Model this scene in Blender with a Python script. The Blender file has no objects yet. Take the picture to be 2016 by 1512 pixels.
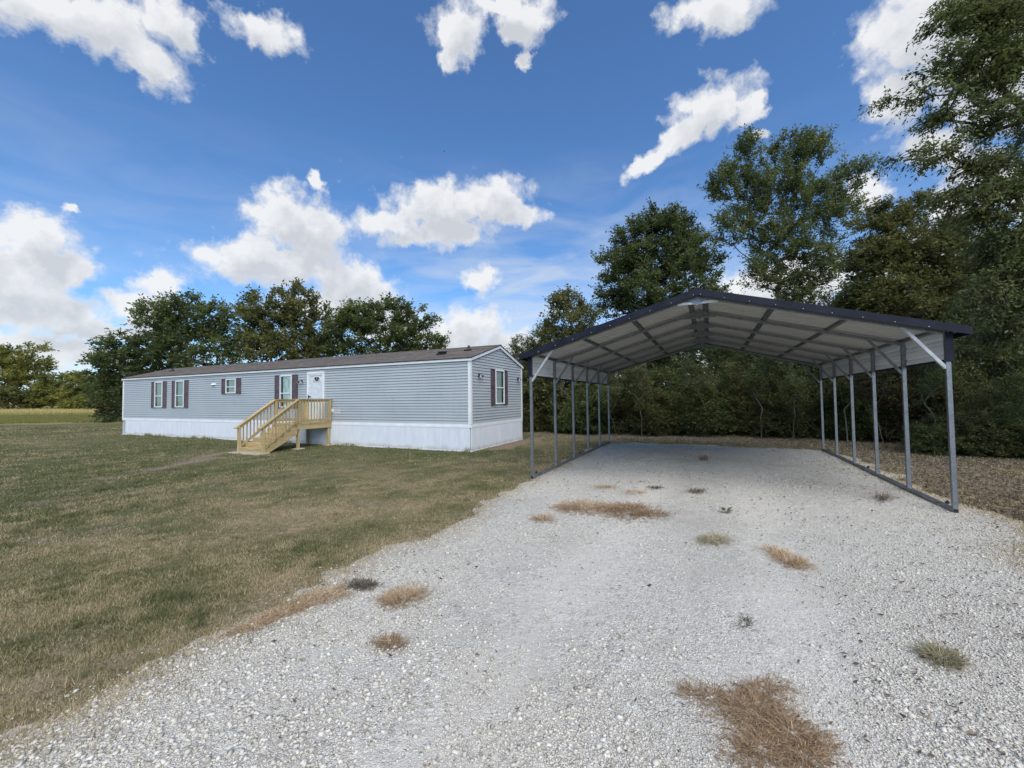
import bpy, math, random
import numpy as np
from mathutils import Vector, Matrix
from mathutils.geometry import delaunay_2d_cdt

random.seed(7)
rng = np.random.default_rng(7)
scene = bpy.context.scene
COL = scene.collection

# ------------------------------------------------------------------ camera
F_PX = 805.144            # focal length in pixels of the 2016 px wide photograph
CAM = np.array([0.0, 0.0, 1.757])
_p, _r = math.radians(2.029), math.radians(-0.670)
FWD = np.array([0, math.cos(_p), math.sin(_p)])
_U = np.array([0, -math.sin(_p), math.cos(_p)])
_R = np.array([1.0, 0, 0])
RGT = math.cos(_r) * _R + math.sin(_r) * _U
UPV = -math.sin(_r) * _R + math.cos(_r) * _U
cd = bpy.data.cameras.new('camera')
cam = bpy.data.objects.new('camera', cd)
COL.objects.link(cam)
cd.sensor_width = 36.0
cd.lens = 36.0 * F_PX / 2016.0
cd.clip_start = 0.05
cd.clip_end = 6000
cam.matrix_world = Matrix(((RGT[0], UPV[0], -FWD[0], CAM[0]), (RGT[1], UPV[1], -FWD[1], CAM[1]),
                           (RGT[2], UPV[2], -FWD[2], CAM[2]), (0, 0, 0, 1)))
scene.camera = cam


def ray(x, y):
    d = FWD + RGT * (x - 1008) / F_PX - UPV * (y - 756) / F_PX
    return d / np.linalg.norm(d)


def at(x, y, Y):          # the place at distance Y (metres forward) seen at photo point x, y
    d = ray(x, y)
    return CAM + d * (Y / d[1])


def gp(x, y, z=0.0):      # the ground place seen at photo point x, y
    d = ray(x, y)
    return CAM + d * ((z - CAM[2]) / d[2])


# ------------------------------------------------------------------ light
SUN_EL, SUN_AZ = math.radians(50), math.radians(165)     # azimuth from +Y, clockwise: high behind the camera
SUN_STRENGTH, SKY_STRENGTH = 2.5, 0.105
scene.view_settings.view_transform = 'Standard'
scene.view_settings.look = 'None'
scene.view_settings.exposure = 0.6
scene.view_settings.gamma = 1.0
scene.view_settings.use_curve_mapping = False
sd = bpy.data.lights.new('sun', 'SUN')
sd.energy = SUN_STRENGTH
sd.angle = math.radians(72)
sd.color = (1.0, 0.92, 0.79)
sun = bpy.data.objects.new('sun', sd)
COL.objects.link(sun)
sdir = Vector((math.sin(SUN_AZ) * math.cos(SUN_EL), math.cos(SUN_AZ) * math.cos(SUN_EL), math.sin(SUN_EL)))
sun.rotation_euler = sdir.to_track_quat('Z', 'Y').to_euler()

world = bpy.data.worlds.new('World')
scene.world = world
world.use_nodes = True
wt = world.node_tree
for n in list(wt.nodes):
    wt.nodes.remove(n)


def N(t, kind, **kw):
    n = t.nodes.new(kind)
    for k, v in kw.items():
        if k.startswith('i_'):
            n.inputs[int(k[2:]) if k[2:].isdigit() else k[2:]].default_value = v
        else:
            setattr(n, k, v)
    return n


def L(t, a, b):
    t.links.new(a, b)


def M(t, op, a, b=None, c=None, clamp=False):
    n = t.nodes.new('ShaderNodeMath')
    n.operation = op
    n.use_clamp = clamp
    for i, v in enumerate((a, b, c)):
        if v is None:
            continue
        if isinstance(v, (int, float)):
            n.inputs[i].default_value = v
        else:
            t.links.new(v, n.inputs[i])
    return n.outputs[0]


def VM(t, op, a, b=None, scale=None):
    n = t.nodes.new('ShaderNodeVectorMath')
    n.operation = op
    for i, v in enumerate((a, b)):
        if v is None:
            continue
        if isinstance(v, (tuple, list)):
            n.inputs[i].default_value = v
        else:
            t.links.new(v, n.inputs[i])
    if scale is not None:
        if isinstance(scale, (int, float)):
            n.inputs['Scale'].default_value = scale
        else:
            t.links.new(scale, n.inputs['Scale'])
    return n.outputs[0] if op not in ('DOT_PRODUCT', 'LENGTH') else n.outputs['Value']


def MIXC(t, fac, a, b, mode='MIX'):
    n = t.nodes.new('ShaderNodeMix')
    n.data_type = 'RGBA'
    n.blend_type = mode
    for s, v in ((0, fac), (6, a), (7, b)):
        if isinstance(v, (int, float)):
            n.inputs[s].default_value = v
        elif isinstance(v, (tuple, list)):
            n.inputs[s].default_value = (v[0], v[1], v[2], 1)
        else:
            t.links.new(v, n.inputs[s])
    return n.outputs[2]


def RAMP(t, fac, stops, interp='LINEAR'):
    n = t.nodes.new('ShaderNodeValToRGB')
    n.color_ramp.interpolation = interp
    el = n.color_ramp.elements
    while len(el) < len(stops):
        el.new(0.5)
    for e, (p, c) in zip(el, stops):
        e.position = p
        e.color = (c, c, c, 1) if isinstance(c, (int, float)) else (c[0], c[1], c[2], 1)
    t.links.new(fac, n.inputs[0])
    return n.outputs[0]


# clouds: cumulus masses as directions and extents on the sky (centre and half sizes, degrees of tilt)
CLOUDS = [
    (50, 10, 130, 60, 12), (190, 62, 160, 70, 20), (285, 120, 85, 55, 40), (335, 50, 60, 75, 20), (150, 20, 200, 60, 0),
    (522, 52, 92, 52, 10), (905, 60, 62, 74, 0), (1040, 38, 68, 62, 0), (990, 5, 90, 30, 0), (888, 118, 30, 40, 0), (1035, 118, 18, 26, 0),
    (1412, 18, 110, 58, -8), (1800, 60, 128, 120, 0), (1765, 190, 74, 76, 0), (1930, 60, 180, 150, 0), (1960, 180, 120, 90, 0),
    (1850, 290, 112, 46, 4), (1950, 330, 120, 60, 0), (1900, 400, 110, 50, 0), (2050, 380, 120, 90, 0),
    (1405, 205, 98, 60, -10), (1335, 268, 66, 40, -42), (1268, 322, 52, 26, -30), (1478, 212, 42, 36, 0), (1497, 268, 22, 12, 0),
    (560, 425, 96, 76, 0), (510, 480, 84, 40, 0), (620, 460, 88, 80, 20), (560, 520, 200, 54, 2), (470, 500, 110, 34, 0), (700, 560, 110, 54, 20), (660, 600, 150, 40, 0),
    (870, 400, 130, 54, 0), (965, 398, 104, 66, 0), (765, 436, 96, 38, 0), (850, 452, 170, 38, 0), (1020, 425, 56, 34, 0),
    (945, 550, 44, 30, 10), (627, 350, 24, 22, 40), (125, 415, 24, 16, 0),
    (70, 470, 90, 66, 0), (130, 530, 84, 58, 0), (40, 550, 170, 90, 0), (100, 612, 150, 56, 0), (-60, 500, 100, 120, 0),
    (312, 558, 66, 34, 0), (290, 606, 90, 44, 0), (200, 650, 150, 26, 0), (60, 700, 150, 60, 0), (200, 700, 90, 30, 0),
    (930, 640, 84, 40, 0), (880, 670, 100, 56, 0), (1000, 690, 110, 44, 0), (770, 640, 100, 50, 0),
    (1560, 560, 150, 70, 0), (1440, 590, 90, 60, 0), (1820, 520, 140, 90, 0), (1700, 380, 60, 40, 0), (1980, 700, 120, 60, 0), (1300, 720, 200, 40, 0),
]
grp = bpy.data.node_groups.new('cloud_density', 'ShaderNodeTree')
grp.interface.new_socket('Vector', in_out='INPUT', socket_type='NodeSocketVector')
grp.interface.new_socket('Density', in_out='OUTPUT', socket_type='NodeSocketFloat')
gi = grp.nodes.new('NodeGroupInput')
go = grp.nodes.new('NodeGroupOutput')
V0 = gi.outputs[0]
nw = N(grp, 'ShaderNodeTexNoise', i_Scale=7.0, i_Detail=3.0, i_Roughness=0.55)
L(grp, V0, nw.inputs['Vector'])
off = VM(grp, 'SCALE', VM(grp, 'SUBTRACT', nw.outputs['Color'], (0.5, 0.5, 0.5)), scale=0.045)
nw2 = N(grp, 'ShaderNodeTexNoise', i_Scale=28.0, i_Detail=5.0, i_Roughness=0.62)
L(grp, V0, nw2.inputs['Vector'])
off2 = VM(grp, 'SCALE', VM(grp, 'SUBTRACT', nw2.outputs['Color'], (0.5, 0.5, 0.5)), scale=0.055)
VD = VM(grp, 'ADD', VM(grp, 'ADD', V0, off), off2)
acc = None
for (cx, cy, rx, ry, tilt) in CLOUDS:
    c = ray(cx, cy)
    ex = ray(cx + 6, cy) - ray(cx - 6, cy)
    sx = np.linalg.norm(ex) / 12
    ey = ray(cx, cy - 6) - ray(cx, cy + 6)
    sy = np.linalg.norm(ey) / 12
    ex = ex / np.linalg.norm(ex)
    nrm = c
    ey = np.cross(nrm, ex) * -1
    ey = ey / np.linalg.norm(ey)
    if ey[2] < 0:
        ey = -ey
    a = math.radians(-tilt)
    X = ex * math.cos(a) + ey * math.sin(a)
    Yv = -ex * math.sin(a) + ey * math.cos(a)
    Z = np.cross(X, Yv)
    rot = Matrix(((X[0], Yv[0], Z[0]), (X[1], Yv[1], Z[1]), (X[2], Yv[2], Z[2])))
    mp = grp.nodes.new('ShaderNodeMapping')
    mp.vector_type = 'TEXTURE'
    mp.inputs['Location'].default_value = tuple(c)
    mp.inputs['Rotation'].default_value = rot.to_euler()
    mp.inputs['Scale'].default_value = (rx * sx * 1.42, ry * sy * 1.42, 0.6)
    L(grp, VD, mp.inputs['Vector'])
    gr = grp.nodes.new('ShaderNodeTexGradient')
    gr.gradient_type = 'SPHERICAL'
    L(grp, mp.outputs[0], gr.inputs[0])
    acc = gr.outputs['Fac'] if acc is None else M(grp, 'SMOOTH_MAX', acc, gr.outputs['Fac'], 0.12)
# the rest of the sky goes on with the same broken cumulus
nf = N(grp, 'ShaderNodeTexNoise', i_Scale=2.6, i_Detail=3.0, i_Roughness=0.5)
L(grp, VD, nf.inputs['Vector'])
fieldv = M(grp, 'MULTIPLY', M(grp, 'SUBTRACT', nf.outputs['Fac'], 0.50), 4.0, clamp=True)
fd = VM(grp, 'DOT_PRODUCT', V0, (0.0, 0.92, 0.39))
outm = M(grp, 'MULTIPLY', M(grp, 'SUBTRACT', 0.50, fd), 5.0, clamp=True)
acc = M(grp, 'MAXIMUM', acc, M(grp, 'MULTIPLY', fieldv, outm))
nb = N(grp, 'ShaderNodeTexNoise', i_Scale=24.0, i_Detail=7.0, i_Roughness=0.6)
L(grp, V0, nb.inputs['Vector'])
vb = N(grp, 'ShaderNodeTexVoronoi', i_Scale=30.0)
vb.feature = 'SMOOTH_F1'
vb.inputs['Smoothness'].default_value = 0.6
L(grp, VD, vb.inputs['Vector'])
dens = M(grp, 'ADD', acc, M(grp, 'MULTIPLY', M(grp, 'SUBTRACT', nb.outputs['Fac'], 0.5), 0.72))
dens = M(grp, 'ADD', dens, M(grp, 'MULTIPLY', M(grp, 'SUBTRACT', 0.45, vb.outputs['Distance']), 0.28))
dens = M(grp, 'SUBTRACT', dens, 0.27)
nh = N(grp, 'ShaderNodeTexNoise', i_Scale=70.0, i_Detail=5.0, i_Roughness=0.65)
L(grp, V0, nh.inputs['Vector'])
dens = M(grp, 'ADD', dens, M(grp, 'MULTIPLY', M(grp, 'SUBTRACT', nh.outputs['Fac'], 0.5), 0.22))
L(grp, dens, go.inputs[0])

tc = N(wt, 'ShaderNodeTexCoord')
DV = tc.outputs['Generated']
sky = N(wt, 'ShaderNodeTexSky')
sky.sky_type = 'NISHITA'
sky.sun_disc = False
sky.sun_elevation = SUN_EL
sky.sun_rotation = SUN_AZ
sky.air_density = 1.0
sky.dust_density = 0.4
sky.ozone_density = 3.0
sky.altitude = 100
g1 = wt.nodes.new('ShaderNodeGroup'); g1.node_tree = grp
L(wt, DV, g1.inputs[0])
g2 = wt.nodes.new('ShaderNodeGroup'); g2.node_tree = grp
L(wt, VM(wt, 'ADD', DV, (-0.016, -0.01, 0.045)), g2.inputs[0])
alpha = M(wt, 'SMOOTH_MIN', M(wt, 'MULTIPLY', g1.outputs[0], 2.9, clamp=True), 1.0, 0.3)
alpha = M(wt, 'POWER', M(wt, 'MAXIMUM', alpha, 0.0), 1.3, clamp=True)
ns_ = N(wt, 'ShaderNodeTexNoise', i_Scale=9.0, i_Detail=8.0, i_Roughness=0.62)
L(wt, DV, ns_.inputs['Vector'])
rag = M(wt, 'MULTIPLY', M(wt, 'SUBTRACT', ns_.outputs['Fac'], 0.5), 1.5)
shade = M(wt, 'ADD', M(wt, 'MULTIPLY', g2.outputs[0], 1.9), M(wt, 'ADD', rag, 0.05), clamp=True)
body = M(wt, 'MULTIPLY', g1.outputs[0], 2.6, clamp=True)
shade = M(wt, 'MULTIPLY', shade, body, clamp=True)
sepd = N(wt, 'ShaderNodeSeparateXYZ')
L(wt, DV, sepd.inputs[0])
ccol = MIXC(wt, shade, (5.75, 5.8, 5.85), (4.0, 4.15, 4.4))
# thin high veil of streaky cirrus
mpc = N(wt, 'ShaderNodeMapping')
mpc.inputs['Rotation'].default_value = (0.2, -0.5, 0.3)
mpc.inputs['Scale'].default_value = (3.0, 3.0, 11.0)
L(wt, DV, mpc.inputs[0])
nc = N(wt, 'ShaderNodeTexNoise', i_Scale=1.6, i_Detail=6.0, i_Roughness=0.55, i_Distortion=0.6)
L(wt, mpc.outputs[0], nc.inputs['Vector'])
low = M(wt, 'SUBTRACT', 1.0, M(wt, 'MULTIPLY', sepd.outputs[2], 1.9), clamp=True)
veil = M(wt, 'MULTIPLY', M(wt, 'MULTIPLY', M(wt, 'SUBTRACT', nc.outputs['Fac'], 0.36), 3.2, clamp=True), low, clamp=True)
dright = VM(wt, 'DOT_PRODUCT', DV, tuple(ray(1090, 560)))
vm = M(wt, 'ADD', 0.40, M(wt, 'MULTIPLY', M(wt, 'SUBTRACT', dright, 0.88), 8.0, clamp=True))
veil = M(wt, 'MULTIPLY', veil, M(wt, 'MULTIPLY', vm, 1.0), clamp=True)
skyc = MIXC(wt, 1.0, sky.outputs[0], (0.64, 0.90, 1.12), 'MULTIPLY')
base = MIXC(wt, veil, skyc, (4.6, 4.9, 5.3))
final = MIXC(wt, alpha, base, ccol)
bg = N(wt, 'ShaderNodeBackground', i_Strength=SKY_STRENGTH)
L(wt, final, bg.inputs['Color'])
wo = N(wt, 'ShaderNodeOutputWorld')
L(wt, bg.outputs[0], wo.inputs[0])
world.cycles.sampling_method = 'MANUAL'
world.cycles.sample_map_resolution = 512


# ------------------------------------------------------------------ materials
def mat(name, col=(0.5, 0.5, 0.5), rough=0.6, metal=0.0, build=None, spec=None):
    m = bpy.data.materials.new(name)
    m.use_nodes = True
    t = m.node_tree
    b = t.nodes['Principled BSDF']
    b.inputs['Base Color'].default_value = (*col, 1)
    b.inputs['Roughness'].default_value = rough
    b.inputs['Metallic'].default_value = metal
    if spec is not None:
        b.inputs['Specular IOR Level'].default_value = spec
    if build:
        build(t, b)
    return m


def bump(t, b, h, strength=0.3, dist=0.01):
    n = t.nodes.new('ShaderNodeBump')
    n.inputs['Strength'].default_value = strength
    n.inputs['Distance'].default_value = dist
    L(t, h, n.inputs['Height'])
    L(t, n.outputs[0], b.inputs['Normal'])


def vary(colA, colB, scale=3.0, detail=5.0, stretch=(1, 1, 1), lo=0.35, hi=0.65, bmp=0.0, bdist=0.004, world_space=False):
    def f(t, b):
        tcn = N(t, 'ShaderNodeTexCoord')
        mp = N(t, 'ShaderNodeMapping')
        mp.inputs['Scale'].default_value = stretch
        if world_space:
            g = N(t, 'ShaderNodeNewGeometry')
            L(t, g.outputs['Position'], mp.inputs[0])
        else:
            L(t, tcn.outputs['Object'], mp.inputs[0])
        nz = N(t, 'ShaderNodeTexNoise', i_Scale=scale, i_Detail=detail, i_Roughness=0.6)
        L(t, mp.outputs[0], nz.inputs['Vector'])
        fac = RAMP(t, nz.outputs['Fac'], [(lo, 0.0), (hi, 1.0)])
        oi = N(t, 'ShaderNodeObjectInfo')
        c = MIXC(t, fac, colA, colB)
        hv = N(t, 'ShaderNodeHueSaturation')
        L(t, M(t, 'ADD', 0.93, M(t, 'MULTIPLY', oi.outputs['Random'], 0.14)), hv.inputs['Value'])
        L(t, c, hv.inputs['Color'])
        L(t, hv.outputs[0], b.inputs['Base Color'])
        if bmp:
            bump(t, b, nz.outputs['Fac'], bmp, bdist)
    return f


def wood_build(t, b):
    tcn = N(t, 'ShaderNodeTexCoord')
    oi = N(t, 'ShaderNodeObjectInfo')
    mp = N(t, 'ShaderNodeMapping')
    mp.inputs['Scale'].default_value = (1.6, 38, 38)
    L(t, tcn.outputs['Object'], mp.inputs[0])
    L(t, VM(t, 'SCALE', (3.1, 7.7, 5.3), scale=M(t, 'MULTIPLY', oi.outputs['Random'], 9.0)), mp.inputs['Location'])
    nz = N(t, 'ShaderNodeTexNoise', i_Scale=1.0, i_Detail=5.0, i_Roughness=0.6, i_Distortion=0.7)
    L(t, mp.outputs[0], nz.inputs['Vector'])
    nk = N(t, 'ShaderNodeTexVoronoi', i_Scale=1.0)
    mk = N(t, 'ShaderNodeMapping')
    mk.inputs['Scale'].default_value = (3.0, 9, 9)
    L(t, tcn.outputs['Object'], mk.inputs[0])
    L(t, mk.outputs[0], nk.inputs['Vector'])
    knot = RAMP(t, nk.outputs['Distance'], [(0.04, 1.0), (0.10, 0.0)])
    c = RAMP(t, nz.outputs['Fac'], [(0.30, (0.24, 0.165, 0.07)), (0.5, (0.44, 0.335, 0.165)), (0.72, (0.55, 0.45, 0.245))])
    c = MIXC(t, M(t, 'MULTIPLY', knot, 0.7), c, (0.13, 0.075, 0.03))
    hv = N(t, 'ShaderNodeHueSaturation')
    L(t, c, hv.inputs['Color'])
    L(t, M(t, 'ADD', 0.80, M(t, 'MULTIPLY', oi.outputs['Random'], 0.36)), hv.inputs['Value'])
    L(t, hv.outputs[0], b.inputs['Base Color'])
    bump(t, b, nz.outputs['Fac'], 0.25, 0.003)


def galv_build(t, b):
    tcn = N(t, 'ShaderNodeTexCoord')
    nz = N(t, 'ShaderNodeTexNoise', i_Scale=7.0, i_Detail=5.0, i_Roughness=0.7)
    L(t, tcn.outputs['Object'], nz.inputs['Vector'])
    vr = N(t, 'ShaderNodeTexVoronoi', i_Scale=70.0)
    L(t, tcn.outputs['Object'], vr.inputs['Vector'])
    sp = N(t, 'ShaderNodeSeparateColor')
    L(t, vr.outputs['Color'], sp.inputs[0])
    f = M(t, 'ADD', M(t, 'MULTIPLY', nz.outputs['Fac'], 0.7), M(t, 'MULTIPLY', sp.outputs[0], 0.3))
    L(t, RAMP(t, f, [(0.3, (0.17, 0.18, 0.195)), (0.7, (0.33, 0.345, 0.37))]), b.inputs['Base Color'])
    L(t, RAMP(t, f, [(0.3, 0.5), (0.7, 0.34)]), b.inputs['Roughness'])


def siding_build(t, b):
    g = N(t, 'ShaderNodeNewGeometry')
    mp = N(t, 'ShaderNodeMapping')
    mp.inputs['Scale'].default_value = (0.5, 0.5, 0.9)
    L(t, g.outputs['Position'], mp.inputs[0])
    nz = N(t, 'ShaderNodeTexNoise', i_Scale=1.0, i_Detail=6.0, i_Roughness=0.6)
    L(t, mp.outputs[0], nz.inputs['Vector'])
    c = MIXC(t, RAMP(t, nz.outputs['Fac'], [(0.3, 0.0), (0.7, 1.0)]), (0.385, 0.43, 0.465), (0.445, 0.49, 0.52))
    m2 = N(t, 'ShaderNodeMapping')
    m2.inputs['Scale'].default_value = (9, 9, 0.7)
    L(t, g.outputs['Position'], m2.inputs[0])
    n2 = N(t, 'ShaderNodeTexNoise', i_Scale=1.0, i_Detail=6.0, i_Roughness=0.7)
    L(t, m2.outputs[0], n2.inputs['Vector'])
    c = MIXC(t, M(t, 'MULTIPLY', RAMP(t, n2.outputs['Fac'], [(0.52, 0.0), (0.75, 1.0)]), 0.22), c, (0.22, 0.23, 0.20))
    L(t, c, b.inputs['Base Color'])
    n3 = N(t, 'ShaderNodeTexNoise', i_Scale=60.0, i_Detail=3.0)
    m3 = N(t, 'ShaderNodeMapping')
    m3.inputs['Scale'].default_value = (0.2, 0.2, 2)
    L(t, g.outputs['Position'], m3.inputs[0])
    L(t, m3.outputs[0], n3.inputs['Vector'])
    bump(t, b, n3.outputs['Fac'], 0.12, 0.002)


def white_build(t, b):
    g = N(t, 'ShaderNodeNewGeometry')
    mp = N(t, 'ShaderNodeMapping')
    mp.inputs['Scale'].default_value = (5, 5, 1.2)
    L(t, g.outputs['Position'], mp.inputs[0])
    nz = N(t, 'ShaderNodeTexNoise', i_Scale=1.0, i_Detail=6.0, i_Roughness=0.65)
    L(t, mp.outputs[0], nz.inputs['Vector'])
    c = MIXC(t, RAMP(t, nz.outputs['Fac'], [(0.3, 0.0), (0.7, 1.0)]), (0.66, 0.70, 0.77), (0.77, 0.81, 0.87))
    sx = N(t, 'ShaderNodeSeparateXYZ')
    L(t, g.outputs['Position'], sx.inputs[0])
    n2 = N(t, 'ShaderNodeTexNoise', i_Scale=3.0, i_Detail=5.0)
    L(t, g.outputs['Position'], n2.inputs['Vector'])
    splash = M(t, 'SUBTRACT', M(t, 'MULTIPLY', n2.outputs['Fac'], 0.34), sx.outputs[2])
    splash = M(t, 'MULTIPLY', splash, 5.0, clamp=True)
    c = MIXC(t, M(t, 'MULTIPLY', splash, 0.65), c, (0.36, 0.31, 0.24))
    L(t, c, b.inputs['Base Color'])


def shingle_build(t, b):
    tcn = N(t, 'ShaderNodeTexCoord')
    mp = N(t, 'ShaderNodeMapping')
    mp.inputs['Rotation'].default_value = (0, 0, math.pi / 2)
    L(t, tcn.outputs['Object'], mp.inputs[0])
    br = N(t, 'ShaderNodeTexBrick', i_Scale=1.0)
    br.inputs['Brick Width'].default_value = 0.30
    br.inputs['Row Height'].default_value = 0.145
    br.inputs['Mortar Size'].default_value = 0.004
    br.inputs['Color1'].default_value = (0.10, 0.088, 0.08, 1)
    br.inputs['Color2'].default_value = (0.18, 0.158, 0.14, 1)
    br.inputs['Mortar'].default_value = (0.05, 0.045, 0.045, 1)
    br.inputs['Bias'].default_value = -0.1
    L(t, mp.outputs[0], br.inputs['Vector'])
    nz = N(t, 'ShaderNodeTexNoise', i_Scale=2.5, i_Detail=7.0, i_Roughness=0.7)
    L(t, tcn.outputs['Object'], nz.inputs['Vector'])
    c = MIXC(t, RAMP(t, nz.outputs['Fac'], [(0.35, 0.0), (0.7, 0.55)]), br.outputs['Color'], (0.19, 0.166, 0.148))
    n2 = N(t, 'ShaderNodeTexNoise', i_Scale=120.0, i_Detail=2.0)
    L(t, tcn.outputs['Object'], n2.inputs['Vector'])
    L(t, c, b.inputs['Base Color'])
    bump(t, b, n2.outputs['Fac'], 0.5, 0.004)


WOOD = mat('treated_pine', rough=0.7, build=wood_build)
GALV = mat('galvanised_steel', rough=0.42, metal=0.75, build=galv_build)
BRACE = mat('skylit_brace', (0.5, 0.52, 0.54), 0.45, 0.2, vary((0.38, 0.40, 0.42), (0.54, 0.56, 0.58), 9))  # paler steel tone standing in for skylight on the front braces
NAVY = mat('navy_enamel', (0.010, 0.012, 0.024), 0.5, 0.0, vary((0.006, 0.008, 0.018), (0.013, 0.016, 0.032), 4), spec=0.25)
PANELW = mat('pale_enamel_sheet', rough=0.45, build=vary((0.40, 0.40, 0.385), (0.48, 0.48, 0.465), 2.0, bmp=0.05))
PANELS = mat('white_side_sheet', rough=0.4, build=vary((0.66, 0.67, 0.69), (0.76, 0.77, 0.79), 2.0, bmp=0.05))
HAT = mat('perforated_hat_channel', rough=0.4, metal=0.7, build=vary((0.10, 0.105, 0.12), (0.22, 0.23, 0.25), 8, stretch=(1, 3, 1)))
SIDING = mat('grey_vinyl_siding', rough=0.48, build=siding_build)
WHITE = mat('white_vinyl', rough=0.42, build=white_build)
TRIM = mat('white_trim', (0.80, 0.82, 0.85), 0.4, build=vary((0.74, 0.76, 0.80), (0.83, 0.85, 0.88), 2.5))
SHINGLE = mat('brown_shingle', rough=0.95, build=shingle_build, spec=0.2)
PLUM = mat('plum_shutter', rough=0.5, build=vary((0.080, 0.058, 0.070), (0.120, 0.090, 0.105), 6))
DARK = mat('dark_interior', (0.02, 0.022, 0.025), 0.8, build=vary((0.015, 0.016, 0.02), (0.03, 0.03, 0.034), 3))
BLIND = mat('window_blind', rough=0.75, build=vary((0.42, 0.45, 0.47), (0.55, 0.58, 0.60), 5, stretch=(1, 1, 8)))
CURTAIN = mat('lace_curtain', rough=0.9, build=vary((0.50, 0.56, 0.58), (0.78, 0.82, 0.84), 9, detail=8, lo=0.42, hi=0.58))
DOORM = mat('white_door', rough=0.4, build=vary((0.58, 0.64, 0.70), (0.72, 0.78, 0.83), 14, detail=8, lo=0.4, hi=0.6, bmp=0.2))
BLACK = mat('black_plastic', (0.012, 0.012, 0.013), 0.45, build=vary((0.008, 0.008, 0.009), (0.02, 0.02, 0.022), 8))
CONC = mat('concrete', rough=0.9, build=vary((0.36, 0.31, 0.24), (0.50, 0.45, 0.37), 9, bmp=0.3))
BARK = mat('bark', rough=0.95, spec=0.15, build=vary((0.055, 0.045, 0.036), (0.13, 0.11, 0.09), 6, stretch=(3, 3, 0.6), bmp=0.6, bdist=0.02, world_space=True))


def glass_mat():
    m = bpy.data.materials.new('window_glass')
    m.use_nodes = True
    t = m.node_tree
    for n in list(t.nodes):
        t.nodes.remove(n)
    o = N(t, 'ShaderNodeOutputMaterial')
    tr = N(t, 'ShaderNodeBsdfTransparent')
    tr.inputs[0].default_value = (0.86, 0.92, 0.90, 1)
    gl = N(t, 'ShaderNodeBsdfGlossy')
    gl.inputs['Roughness'].default_value = 0.03
    fr = N(t, 'ShaderNodeFresnel', i_IOR=1.5)
    tcn = N(t, 'ShaderNodeTexCoord')
    nz = N(t, 'ShaderNodeTexNoise', i_Scale=1.5, i_Detail=2.0)
    L(t, tcn.outputs['Object'], nz.inputs['Vector'])
    bp = N(t, 'ShaderNodeBump')
    bp.inputs['Strength'].default_value = 0.04
    L(t, nz.outputs['Fac'], bp.inputs['Height'])
    L(t, bp.outputs[0], gl.inputs['Normal'])
    mx = N(t, 'ShaderNodeMixShader')
    gb = N(t, 'ShaderNodeNewGeometry')
    L(t, M(t, 'MULTIPLY', fr.outputs[0], M(t, 'SUBTRACT', 1.0, gb.outputs['Backfacing'])), mx.inputs[0])
    L(t, tr.outputs[0], mx.inputs[1])
    L(t, gl.outputs[0], mx.inputs[2])
    L(t, mx.outputs[0], o.inputs[0])
    return m


GLASS = glass_mat()


def tint_mat(name, dark, mid, light, rough=0.6, trans=0.0, noise=0.0, nscale=0.6, tcol=None, spec=0.3):
    """colour from the per-piece 'tint' attribute, 0 dark .. 1 light"""
    m = bpy.data.materials.new(name)
    m.use_nodes = True
    t = m.node_tree
    b = t.nodes['Principled BSDF']
    at_ = N(t, 'ShaderNodeAttribute', attribute_name='tint')
    f = at_.outputs['Fac']
    if noise:
        g = N(t, 'ShaderNodeNewGeometry')
        nz = N(t, 'ShaderNodeTexNoise', i_Scale=nscale, i_Detail=3.0)
        L(t, g.outputs['Position'], nz.inputs['Vector'])
        f = M(t, 'ADD', f, M(t, 'MULTIPLY', M(t, 'SUBTRACT', nz.outputs['Fac'], 0.5), noise), clamp=True)
    c = RAMP(t, f, [(0.0, dark), (0.5, mid), (1.0, light)])
    L(t, c, b.inputs['Base Color'])
    b.inputs['Roughness'].default_value = rough
    b.inputs['Specular IOR Level'].default_value = spec
    if trans:
        o = t.nodes['Material Output']
        tl = N(t, 'ShaderNodeBsdfTranslucent')
        hs = N(t, 'ShaderNodeHueSaturation', i_Saturation=1.1, i_Value=1.5)
        L(t, c, hs.inputs['Color'])
        L(t, hs.outputs[0], tl.inputs[0])
        mx = N(t, 'ShaderNodeMixShader')
        mx.inputs[0].default_value = trans
        L(t, b.outputs[0], mx.inputs[1])
        L(t, tl.outputs[0], mx.inputs[2])
        L(t, mx.outputs[0], o.inputs[0])
    return m


LEAF_DARK = tint_mat('leaf_dark_green', (0.036, 0.052, 0.020), (0.088, 0.118, 0.042), (0.175, 0.205, 0.075), 0.5, 0.38, 0.9, 0.5)
LEAF_MID = tint_mat('leaf_mid_green', (0.046, 0.066, 0.024), (0.112, 0.145, 0.050), (0.215, 0.240, 0.088), 0.5, 0.40, 0.9, 0.5)
LEAF_OLIVE = tint_mat('leaf_olive', (0.055, 0.066, 0.024), (0.130, 0.140, 0.048), (0.24, 0.23, 0.085), 0.55, 0.38, 0.9, 0.4)
LEAF_SUN = tint_mat('leaf_sunlit_tone', (0.07, 0.085, 0.022), (0.19, 0.20, 0.05), (0.36, 0.33, 0.09), 0.6, 0.4, 0.8, 0.3)  # sunlight on the far field foliage is put into this lighter leaf colour
LEAF_RUST = tint_mat('leaf_brownish', (0.03, 0.02, 0.010), (0.07, 0.06, 0.024), (0.12, 0.10, 0.04), 0.6, 0.25, 0.8, 0.5)
GRASSM = tint_mat('lawn_blades', (0.12, 0.14, 0.058), (0.25, 0.228, 0.118), (0.45, 0.375, 0.235), 0.75, 0.2, 0.0, spec=0.15)
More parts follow.
